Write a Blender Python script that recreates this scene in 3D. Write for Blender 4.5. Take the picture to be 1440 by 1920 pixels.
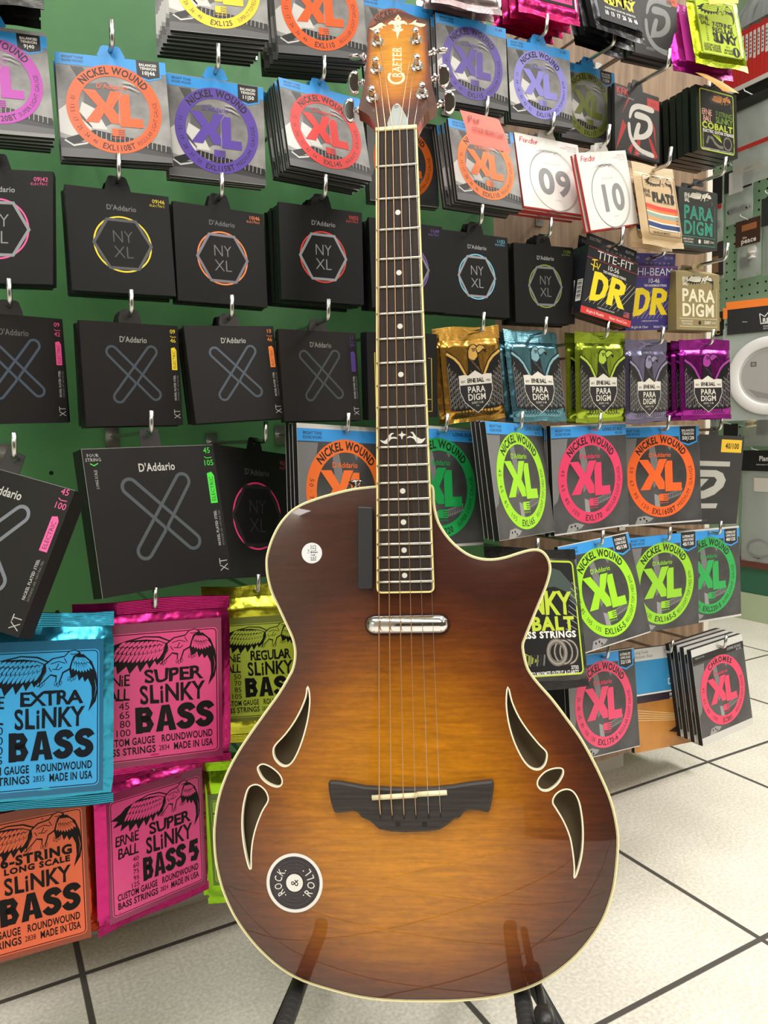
import bpy, bmesh, math, random
from mathutils import Matrix, Vector
from mathutils.geometry import delaunay_2d_cdt
random.seed(7)
scene = bpy.context.scene
for o in list(bpy.data.objects):
    bpy.data.objects.remove(o)
COL = scene.collection
R = math.radians

# ------------------------------------------------------------------ camera
CAM_H = 0.73
PITCH, ROLL, FOCAL = R(5.53), R(1.8), 1415.0
cd = bpy.data.cameras.new('camera')
cam = bpy.data.objects.new('camera', cd)
COL.objects.link(cam)
cd.sensor_fit = 'VERTICAL'
cd.sensor_height = 36.0
cd.sensor_width = 27.0
cd.lens = FOCAL / 1920 * 36.0
cd.clip_start = 0.05
_f = Vector((0, math.cos(PITCH), -math.sin(PITCH)))
_d = Vector((0, -math.sin(PITCH), -math.cos(PITCH)))
_r = Vector((1, 0, 0))
_xr = _r * math.cos(ROLL) + _d * math.sin(ROLL)
_yd = -_r * math.sin(ROLL) + _d * math.cos(ROLL)
cam.matrix_world = Matrix(((_xr.x, -_yd.x, -_f.x, 0), (_xr.y, -_yd.y, -_f.y, 0), (_xr.z, -_yd.z, -_f.z, CAM_H), (0, 0, 0, 1)))
scene.camera = cam

# ------------------------------------------------------------------ view, world, lights
vs = scene.view_settings
vs.view_transform = 'Standard'
vs.look = 'None'
vs.gamma = 1.0
vs.use_curve_mapping = False
vs.exposure = -0.30
scene.cycles.max_bounces = 8
scene.cycles.diffuse_bounces = 4
scene.cycles.glossy_bounces = 4
scene.cycles.transmission_bounces = 6
scene.cycles.transparent_max_bounces = 10
scene.cycles.use_denoising = True
scene.cycles.caustics_reflective = False
scene.cycles.caustics_refractive = False

w = bpy.data.worlds.new('shop_air')
scene.world = w
w.use_nodes = True
w.node_tree.nodes['Background'].inputs[0].default_value = (1.0, 0.97, 0.93, 1)
w.node_tree.nodes['Background'].inputs[1].default_value = 0.25

CEIL = 2.75
# fluorescent panels of the shop ceiling: x, y, size x, size y, watts
LAMPS = [(0.70, 0.49, 0.6, 1.5, 24), (-0.48, -0.26, 0.6, 1.5, 24), (1.95, 1.45, 0.6, 1.5, 62),
         (0.15, -1.55, 0.6, 1.5, 30), (-2.2, -2.4, 0.6, 1.5, 26), (2.5, -1.2, 0.6, 1.5, 36)]  # first one added behind the viewer to light the floor the guitar reflects

# ------------------------------------------------------------------ helpers
def lin(c):
    return tuple(((v / 255) / 12.92 if v / 255 <= 0.04045 else ((v / 255 + 0.055) / 1.055) ** 2.4) for v in c)

_mats = {}
def mat(rgb, rough=0.5, metal=0.0, spec=0.5, bump=0.0, bscale=60.0, coat=0.0, alpha=1.0, name=None):
    """plain procedural surface; rgb in 0-255 display values"""
    key = (tuple(rgb), rough, metal, spec, bump, bscale, coat, alpha)
    if key in _mats:
        return _mats[key]
    m = bpy.data.materials.new(name or 'surface_%02x%02x%02x' % tuple(int(v) for v in rgb))
    m.use_nodes = True
    nt = m.node_tree
    b = nt.nodes['Principled BSDF']
    b.inputs['Base Color'].default_value = (*lin(rgb), 1)
    b.inputs['Roughness'].default_value = rough
    b.inputs['Metallic'].default_value = metal
    b.inputs['Specular IOR Level'].default_value = spec
    b.inputs['Coat Weight'].default_value = coat
    b.inputs['Coat Roughness'].default_value = 0.04
    b.inputs['Alpha'].default_value = alpha
    if bump:
        tc = nt.nodes.new('ShaderNodeTexCoord')
        n = nt.nodes.new('ShaderNodeTexNoise')
        n.inputs['Scale'].default_value = bscale
        n.inputs['Detail'].default_value = 3
        bp = nt.nodes.new('ShaderNodeBump')
        bp.inputs['Strength'].default_value = bump
        bp.inputs['Distance'].default_value = 0.004
        nt.links.new(tc.outputs['Object'], n.inputs['Vector'])
        nt.links.new(n.outputs['Fac'], bp.inputs['Height'])
        nt.links.new(bp.outputs['Normal'], b.inputs['Normal'])
    _mats[key] = m
    return m

def noise_mat(name, c1, c2, scale, detail=4, rough=0.6, lo=0.35, hi=0.65, bump=0.0, stretch=(1, 1, 1), spec=0.5):
    if name in _mats:
        return _mats[name]
    m = bpy.data.materials.new(name)
    m.use_nodes = True
    nt = m.node_tree
    b = nt.nodes['Principled BSDF']
    b.inputs['Roughness'].default_value = rough
    b.inputs['Specular IOR Level'].default_value = spec
    tc = nt.nodes.new('ShaderNodeTexCoord')
    mp = nt.nodes.new('ShaderNodeMapping')
    mp.inputs['Scale'].default_value = stretch
    n = nt.nodes.new('ShaderNodeTexNoise')
    n.inputs['Scale'].default_value = scale
    n.inputs['Detail'].default_value = detail
    cr = nt.nodes.new('ShaderNodeValToRGB')
    cr.color_ramp.elements[0].position = lo
    cr.color_ramp.elements[0].color = (*lin(c1), 1)
    cr.color_ramp.elements[1].position = hi
    cr.color_ramp.elements[1].color = (*lin(c2), 1)
    nt.links.new(tc.outputs['Object'], mp.inputs['Vector'])
    nt.links.new(mp.outputs['Vector'], n.inputs['Vector'])
    nt.links.new(n.outputs['Fac'], cr.inputs['Fac'])
    nt.links.new(cr.outputs['Color'], b.inputs['Base Color'])
    if bump:
        bp = nt.nodes.new('ShaderNodeBump')
        bp.inputs['Strength'].default_value = bump
        bp.inputs['Distance'].default_value = 0.002
        nt.links.new(n.outputs['Fac'], bp.inputs['Height'])
        nt.links.new(bp.outputs['Normal'], b.inputs['Normal'])
    _mats[name] = m
    return m

def foil(rgb, rough=0.28):
    return mat(rgb, rough=rough - .06, metal=0.9, bump=0.75, bscale=26.0)

STEEL = mat((200, 200, 198), rough=0.25, metal=1.0)
CHROME = mat((232, 232, 235), rough=0.05, metal=1.0)
INK = mat((16, 16, 17), rough=0.45)
WHITE = mat((232, 230, 226), rough=0.5)
CREAM = mat((236, 226, 176), rough=0.3)

def tag(o, label=None, cat=None, group=None, kind=None):
    if label: o['label'] = label
    if cat: o['category'] = cat
    if group: o['group'] = group
    if kind: o['kind'] = kind
    return o

def empty(name, mw, label, cat, group=None, kind=None):
    o = bpy.data.objects.new(name, None)
    o.empty_display_size = 0.02
    COL.objects.link(o)
    o.matrix_world = mw
    return tag(o, label, cat, group, kind)

# ---- 2-D glyphs from the built-in font, cached as meshes -----------------
_gl, _adv = {}, {}
def _fmesh(s, bold, res):
    cu = bpy.data.curves.new('glyph', 'FONT')
    cu.body = s
    cu.size = 1.0
    cu.offset = bold
    cu.resolution_u = res
    cu.fill_mode = 'FRONT'
    ob = bpy.data.objects.new('glyph', cu)
    me = ob.to_mesh()
    vv = [(v.co.x, v.co.y) for v in me.vertices]
    ff = [tuple(p.vertices) for p in me.polygons]
    ob.to_mesh_clear()
    bpy.data.objects.remove(ob)
    bpy.data.curves.remove(cu)
    return vv, ff
def glyph(ch, bold=0.0, res=3):
    k = (ch, bold, res)
    if k not in _gl:
        _gl[k] = _fmesh(ch, bold, res)
    return _gl[k]
def advance(ch):
    if ch not in _adv:
        def wd(s):
            v = _fmesh(s, 0, 1)[0]
            return max(p[0] for p in v) - min(p[0] for p in v)
        _adv[ch] = wd('H' + ch + 'H') - wd('HH')
    return _adv[ch]
CAP = max(p[1] for p in glyph('H')[0])

class Art:
    """collects flat print (mm, x right, y up) and solid pieces of ONE mesh; +y of the mesh points into the wall"""
    def __init__(s, face=0.0):
        s.v, s.f, s.m, s.mats, s.face = [], [], [], [], face
        s.smooth = set()
        s.k = 1.0
    def mi(s, m):
        if m not in s.mats: s.mats.append(m)
        return s.mats.index(m)
    def raw(s, verts, faces, m, smooth=False):
        b = len(s.v)
        s.v += [tuple(p) for p in verts]
        i = s.mi(m)
        for q in faces:
            if smooth: s.smooth.add(len(s.f))
            s.f.append(tuple(b + k for k in q))
            s.m.append(i)
    def flat(s, pts, faces, m, lay):
        y = s.face - lay * 0.000028
        q = s.k * .001
        s.raw([(x * q, y, z * q) for x, z in pts], faces, m)
    def poly(s, pts, m, lay=1):
        a = sum(pts[i][0] * pts[(i + 1) % len(pts)][1] - pts[(i + 1) % len(pts)][0] * pts[i][1] for i in range(len(pts)))
        if a < 0: pts = pts[::-1]
        s.flat(pts, [tuple(range(len(pts)))], m, lay)
    def rect(s, x0, y0, x1, y1, m, lay=1):
        s.poly([(x0, y0), (x1, y0), (x1, y1), (x0, y1)], m, lay)
    def ring(s, cx, cy, ro, ri, m, lay=1, n=72, sy=1.0):
        P, F = [], []
        for k in range(n):
            a = 2 * math.pi * k / n
            P += [(cx + ro * math.cos(a), cy + ro * sy * math.sin(a)), (cx + ri * math.cos(a), cy + ri * sy * math.sin(a))]
        for k in range(n):
            j = (k + 1) % n
            F.append((2 * k, 2 * j, 2 * j + 1, 2 * k + 1))
        s.flat(P, F, m, lay)
    def disc(s, cx, cy, r, m, lay=1, n=40, sy=1.0):
        s.poly([(cx + r * math.cos(2 * math.pi * k / n), cy + r * sy * math.sin(2 * math.pi * k / n)) for k in range(n)], m, lay)
    def stroke(s, pts, w, m, lay=1, closed=False, taper=False):
        n = len(pts)
        P, F = [], []
        for i in range(n):
            a = pts[i - 1] if (i or closed) else pts[i]
            b = pts[(i + 1) % n] if (i < n - 1 or closed) else pts[i]
            dx, dy = b[0] - a[0], b[1] - a[1]
            L = math.hypot(dx, dy) or 1
            k = w / 2
            if taper: k *= max(.12, math.sin(math.pi * (0.15 + 0.85 * i / max(1, n - 1))))
            if 0 < i < n - 1 or closed:     # mitre
                d1 = (pts[i][0] - a[0], pts[i][1] - a[1]); d2 = (b[0] - pts[i][0], b[1] - pts[i][1])
                l1, l2 = math.hypot(*d1) or 1, math.hypot(*d2) or 1
                c = (d1[0] * d2[0] + d1[1] * d2[1]) / l1 / l2
                k /= max(.5, math.sqrt(max(0.01, (1 + c) / 2)))
            P += [(pts[i][0] - dy / L * k, pts[i][1] + dx / L * k), (pts[i][0] + dy / L * k, pts[i][1] - dx / L * k)]
        for i in range(n if closed else n - 1):
            j = (i + 1) % n
            F.append((2 * i + 1, 2 * j + 1, 2 * j, 2 * i))
        s.flat(P, F, m, lay)
    def text(s, t, x, y, h, m, lay=2, al='c', bold=0.0, sx=1.0, rot=0.0, shear=0.0, sp=0.0, funky=0.0, width=None, res=None):
        res = res or (3 if h > 6 else (2 if h > 2.2 else 1))
        k = h / CAP
        adv = [(advance(c) + 1.7 * bold) * sx + sp for c in t]
        if width: sx *= width / (sum(adv) * k); adv = [a * width / (sum(adv) * k) for a in adv]
        W = sum(adv) * k
        x0 = {'c': -W / 2, 'l': 0, 'r': -W}[al]
        ca, sa = math.cos(R(rot)), math.sin(R(rot))
        for c, a in zip(t, adv):
            if c != ' ':
                vv, ff = glyph(c, bold, res)
                P = []
                mid = a / sx / 2
                for gx, gy in vv:
                    if funky:
                        q = gy / CAP
                        gx = mid + (gx - mid) * (1 + funky * (2 * abs(q - .5)) ** 2) + funky * .12 * math.sin(q * 6.3)
                        gy = gy + funky * .10 * math.sin(gx * 7 + ord(c))
                    px, py = x0 + ((gx + bold * .85) * sx + shear * gy) * k, gy * k - h / 2
                    P.append((x + px * ca - py * sa, y + px * sa + py * ca))
                s.flat(P, ff, m, lay)
            x0 += a * k
    def arc(s, t, cx, cy, r, a0, a1, h, m, lay=2, bold=0.0, out=True, sx=1.0, sy=1.0):
        """text spread along an arc from angle a0 to a1; out: letter tops point outwards"""
        adv = [advance(c) + 1.6 * bold for c in t]
        T = sum(adv)
        k = h / CAP
        nat = math.degrees(T * k / r)
        if nat > abs(a1 - a0): sx *= abs(a1 - a0) / nat
        elif abs(a1 - a0) > nat * 1.35:
            mid, sg = (a0 + a1) / 2, (1 if a1 > a0 else -1)
            if len(t) < 9: a0, a1 = mid - sg * nat * .6, mid + sg * nat * .6
        acc = 0
        for c, a in zip(t, adv):
            th = R(a0 + (a1 - a0) * (acc + a / 2) / T)
            acc += a
            if c == ' ': continue
            vv, ff = glyph(c, bold, 2)
            P = []
            for gx, gy in vv:
                u_, v_ = (gx - a / 2) * k * sx, gy * k - h / 2
                if out: px, py = r * math.cos(th) + u_ * math.sin(th) + v_ * math.cos(th), r * math.sin(th) - u_ * math.cos(th) + v_ * math.sin(th)
                else: px, py = r * math.cos(th) - u_ * math.sin(th) - v_ * math.cos(th), r * math.sin(th) + u_ * math.cos(th) - v_ * math.sin(th)
                P.append((cx + px, cy + py * sy))
            s.flat(P, ff, m, lay)
    def box(s, x0, x1, y0, y1, z0, z1, m):
        V = [(x * .001, y * .001, z * .001) for x in (x0, x1) for y in (y0, y1) for z in (z0, z1)]
        s.raw(V, [(0, 1, 3, 2), (4, 6, 7, 5), (0, 4, 5, 1), (2, 3, 7, 6), (0, 2, 6, 4), (1, 5, 7, 3)], m)
    def slab(s, pts, y0, y1, m):
        """closed outline in mm (x,z), extruded from y0 to y1 (mm)"""
        n = len(pts)
        a = sum(pts[i][0] * pts[(i + 1) % n][1] - pts[(i + 1) % n][0] * pts[i][1] for i in range(n))
        if a < 0: pts = pts[::-1]
        V = [(x * .001, y0 * .001, z * .001) for x, z in pts] + [(x * .001, y1 * .001, z * .001) for x, z in pts]
        F = [tuple(range(n)), tuple(range(2 * n - 1, n - 1, -1))] + [(i, n + i, n + (i + 1) % n, (i + 1) % n) for i in range(n)]
        s.raw(V, F, m)
    def holed(s, outer, hole, y0, y1, m):
        """plate with one hole; outer and hole have the same number of points"""
        n = len(outer)
        V = []
        for y in (y0, y1):
            V += [(x * .001, y * .001, z * .001) for x, z in outer] + [(x * .001, y * .001, z * .001) for x, z in hole]
        F = []
        for i in range(n):
            j = (i + 1) % n
            F += [(i, j, n + j, n + i), (2 * n + j, 2 * n + i, 3 * n + i, 3 * n + j), (i, 2 * n + i, 2 * n + j, j), (n + j, 3 * n + j, 3 * n + i, n + i)]
        s.raw(V, F, m)
    def tube(s, pts, r, m, n=10, cap=True):
        """round bar along 3-D points (metres); r a number or list"""
        V, F = [], []
        rs = r if isinstance(r, (list, tuple)) else [r] * len(pts)
        P = [Vector(p) for p in pts]
        up = None
        for i, p in enumerate(P):
            d = (P[min(i + 1, len(P) - 1)] - P[max(i - 1, 0)]).normalized()
            if up is None:
                up = d.orthogonal().normalized()
            up = (up - d * up.dot(d)).normalized()
            q = d.cross(up)
            for k in range(n):
                a = 2 * math.pi * k / n
                V.append(p + (up * math.cos(a) + q * math.sin(a)) * rs[i])
        for i in range(len(P) - 1):
            for k in range(n):
                j = (k + 1) % n
                F.append((i * n + k, i * n + j, (i + 1) * n + j, (i + 1) * n + k))
        s.raw(V, F, m, smooth=True)
        if cap:
            b = len(s.v) - len(V)
            e = (len(P) - 1) * n
            for c in (tuple(b + k for k in range(n - 1, -1, -1)), tuple(b + e + k for k in range(n))):
                s.f.append(c); s.m.append(s.mi(m))
    def lathe(s, prof, c, ax, m, n=28):
        """profile [(r, h)] turned round axis ax at c (metres)"""
        c, ax = Vector(c), Vector(ax).normalized()
        e = ax.orthogonal().normalized(); q = ax.cross(e)
        V, F = [], []
        for r, h in prof:
            for k in range(n):
                a = 2 * math.pi * k / n
                V.append(c + ax * h + (e * math.cos(a) + q * math.sin(a)) * r)
        for i in range(len(prof) - 1):
            for k in range(n):
                j = (k + 1) % n
                F.append((i * n + k, i * n + j, (i + 1) * n + j, (i + 1) * n + k))
        s.raw(V, F, m, smooth=True)
    def build(s, name, parent=None, label=None, mw=None, bevel=0):
        me = bpy.data.meshes.new(name)
        me.from_pydata([tuple(p) for p in s.v], [], s.f)
        for m in s.mats: me.materials.append(m)
        me.polygons.foreach_set('material_index', s.m)
        sm = [i in s.smooth for i in range(len(s.f))]
        me.polygons.foreach_set('use_smooth', sm)
        me.update()
        o = bpy.data.objects.new(name, me)
        COL.objects.link(o)
        if parent: o.parent = parent
        if mw is not None: o.matrix_world = mw
        if label: o['label'] = label
        if bevel:
            bv = o.modifiers.new('edge', 'BEVEL'); bv.width = bevel; bv.segments = 2; bv.limit_method = 'ANGLE'
        return o

# ------------------------------------------------------------------ the wall's own frame: a along it, b into it, z up
AZ = R(61.7)
U = Vector((math.sin(AZ), math.cos(AZ), 0))
N_IN = Vector((-math.cos(AZ), math.sin(AZ), 0))
WALLROT = Matrix(((U.x, N_IN.x, 0, 0), (U.y, N_IN.y, 0, 0), (0, 0, 1, 0), (0, 0, 0, 1)))
def wp(a, b, z):
    return U * a + N_IN * b + Vector((0, 0, z))
def wmw(a, b, z, yaw=0, pit=0, rol=0):
    return Matrix.Translation(wp(a, b, z)) @ WALLROT @ Matrix.Rotation(R(yaw), 4, 'Z') @ Matrix.Rotation(R(pit), 4, 'X') @ Matrix.Rotation(R(rol), 4, 'Y')
WALL_B = 1.05

# ------------------------------------------------------------------ room shell
def wall_box(name, a0, a1, b0, b1, z0, z1, m, kind='structure', parent=None, mw=None):
    A = Art()
    A.box(a0 * 1000, a1 * 1000, b0 * 1000, b1 * 1000, z0 * 1000, z1 * 1000, m)
    o = A.build(name, parent, mw=WALLROT if mw is None and parent is None else mw)
    if kind and parent is None: o['kind'] = kind
    return o

def tile_material():
    m = bpy.data.materials.new('floor_tile')
    m.use_nodes = True
    nt = m.node_tree; L = nt.links.new
    b = nt.nodes['Principled BSDF']
    tc = nt.nodes.new('ShaderNodeTexCoord')
    sep = nt.nodes.new('ShaderNodeSeparateXYZ')
    L(tc.outputs['Object'], sep.inputs[0])
    T, g = 0.430, 0.0042
    ds = []
    for ax, off in (('X', 0.080), ('Y', 1.078)):
        s1 = nt.nodes.new('ShaderNodeMath'); s1.operation = 'SUBTRACT'; s1.inputs[1].default_value = off - 20 * T
        L(sep.outputs[ax], s1.inputs[0])
        s2 = nt.nodes.new('ShaderNodeMath'); s2.operation = 'PINGPONG'; s2.inputs[1].default_value = T / 2
        L(s1.outputs[0], s2.inputs[0])
        ds.append(s2)
    mn = nt.nodes.new('ShaderNodeMath'); mn.operation = 'MINIMUM'
    L(ds[0].outputs[0], mn.inputs[0]); L(ds[1].outputs[0], mn.inputs[1])
    mr = nt.nodes.new('ShaderNodeMapRange')
    mr.inputs['From Min'].default_value = g - .0006; mr.inputs['From Max'].default_value = g + .0006
    L(mn.outputs[0], mr.inputs['Value'])
    n1 = nt.nodes.new('ShaderNodeTexNoise'); n1.inputs['Scale'].default_value = 190; n1.inputs['Detail'].default_value = 5
    n2 = nt.nodes.new('ShaderNodeTexNoise'); n2.inputs['Scale'].default_value = 9; n2.inputs['Detail'].default_value = 4
    L(tc.outputs['Object'], n1.inputs['Vector']); L(tc.outputs['Object'], n2.inputs['Vector'])
    cr = nt.nodes.new('ShaderNodeValToRGB')
    cr.color_ramp.elements[0].position = .36; cr.color_ramp.elements[0].color = (*lin((221, 213, 200)), 1)
    cr.color_ramp.elements[1].position = .66; cr.color_ramp.elements[1].color = (*lin((245, 240, 231)), 1)
    L(n1.outputs['Fac'], cr.inputs['Fac'])
    cr2 = nt.nodes.new('ShaderNodeValToRGB')
    cr2.color_ramp.elements[0].position = .35; cr2.color_ramp.elements[0].color = (.93, .925, .915, 1)
    cr2.color_ramp.elements[1].position = .65; cr2.color_ramp.elements[1].color = (1, 1, 1, 1)
    L(n2.outputs['Fac'], cr2.inputs['Fac'])
    mu = nt.nodes.new('ShaderNodeMixRGB'); mu.blend_type = 'MULTIPLY'; mu.inputs[0].default_value = 1
    L(cr.outputs[0], mu.inputs[1]); L(cr2.outputs[0], mu.inputs[2])
    mx = nt.nodes.new('ShaderNodeMixRGB')
    mx.inputs[1].default_value = (*lin((82, 78, 74)), 1)
    L(mr.outputs[0], mx.inputs[0]); L(mu.outputs[0], mx.inputs[2])
    L(mx.outputs[0], b.inputs['Base Color'])
    b.inputs['Roughness'].default_value = 0.42
    bp = nt.nodes.new('ShaderNodeBump'); bp.inputs['Strength'].default_value = .6; bp.inputs['Distance'].default_value = .0012
    L(mr.outputs[0], bp.inputs['Height']); L(bp.outputs[0], b.inputs['Normal'])
    return m

PLASTER = noise_mat('plaster', (222, 217, 206), (232, 228, 220), 3.0, rough=0.8)
GREEN = noise_mat('green_paint', (64, 116, 70), (82, 138, 84), 5.0, detail=5, rough=0.42, bump=0.15)
CHIP = noise_mat('pale_wood', (116, 92, 70), (148, 122, 96), 14.0, detail=6, rough=0.6, stretch=(6, 6, .7))
wall_box('floor', -6, 6, -6, 6, -0.05, 0, tile_material())
wall_box('ceiling', -6, 6, -6, 6, CEIL, CEIL + .1, mat((228, 226, 220), rough=.9))
wall_box('wall_back', -6, 6, 4.2, 4.3, 0, CEIL, PLASTER)
wall_box('wall_front', -6, 6, -3.6, -3.5, 0, CEIL, noise_mat('dark_for_reflection', (58, 50, 44), (92, 80, 70), 5.0, rough=.6))  # unseen wall kept dark to cut the haze reflected in the lacquer
wall_box('wall_left', -3.3, -3.2, -3.5, 4.2, 0, CEIL, PLASTER)
wall_box('wall_right', 4.3, 4.4, -3.5, 4.2, 0, CEIL, PLASTER)

def ceiling_lamp(x, y, sx, sy, watts, where):
    mw = Matrix.Translation((x, y, CEIL)) @ Matrix.Rotation(R(28.3), 4, 'Z')
    t = empty('ceiling_light', mw, 'long white fluorescent panel on the ceiling ' + where, 'ceiling light', 'ceiling panels of the shop')
    A = Art()
    hx, hy = sx * 500 + 25, sy * 500 + 25
    for q in ((-hx, -hx + 25, -hy, hy), (hx - 25, hx, -hy, hy), (-hx, hx, -hy, -hy + 25), (-hx, hx, hy - 25, hy)):
        A.box(q[0], q[1], q[2], q[3], -60, 0, mat((235, 235, 235), rough=.5))
    A.build('housing', t)
    e = bpy.data.materials.new('lamp_glow'); e.use_nodes = True
    b = e.node_tree.nodes['Principled BSDF']
    b.inputs['Emission Color'].default_value = (1, .965, .91, 1)
    b.inputs['Emission Strength'].default_value = 4.0
    D = Art(); D.box(-hx + 25, hx - 25, -hy + 25, hy - 25, -22, -18, e)
    D.build('diffuser', t)
    ld = bpy.data.lights.new('tube_light', 'AREA')
    ld.shape = 'RECTANGLE'; ld.size = sx; ld.size_y = sy; ld.energy = watts
    ld.color = (1.0, .965, .91)
    lo = bpy.data.objects.new('tube_light', ld)
    COL.objects.link(lo)
    lo.parent = t
    lo.location = (0, 0, -.07)
for (q, s_) in zip(LAMPS, ('above the guitar', 'at the far left of the aisle', 'towards the accessory wall', 'added behind the viewer to light the floor', 'behind the viewer on the left', 'behind the viewer on the right')):
    ceiling_lamp(*q, s_)

# the display wall the packs hang on: green painted board on the left, pale wood board on the right
SPLIT = 0.790
EDGE_A = 1.312
dw = empty('display_wall', WALLROT, 'long display board, green on the left and pale wood on the right', 'display board', kind='structure')
A = Art(); A.box(-2200, SPLIT * 1000, 1050, 1070, 95, 2350, GREEN)
for px, pz in ((.085, .70), (.235, .714), (.285, .70), (.5, .70), (.08, .52), (.43, .97), (.10, .885), (.62, .72)):
    A.disc(px * 1000, pz * 1000, 2.6, INK, lay=0)
    # holes lie on the board's front
A.v = [(x, (1.0497 if abs(y) < .5 else y), z) for x, y, z in A.v]
A.build('green_board', dw)
A = Art(); A.box(SPLIT * 1000, EDGE_A * 1000, 1050, 1070, 95, 2350, CHIP); A.build('wood_board', dw)
A = Art(); A.box(EDGE_A * 1000, EDGE_A * 1000 + 14, 1046, 1120, 60, 2350, mat((214, 208, 196), rough=.5)); A.build('edge_post', dw)
A = Art(); A.box(-2200, 1200, 1160, 1200, 0, 110, mat((232, 228, 220), rough=.55)); A.build('plinth', dw)
A = Art(); A.box(-2200, EDGE_A * 1000, 1072, 1600, 95, 115, CHIP); A.build('bottom_shelf', dw)

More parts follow.
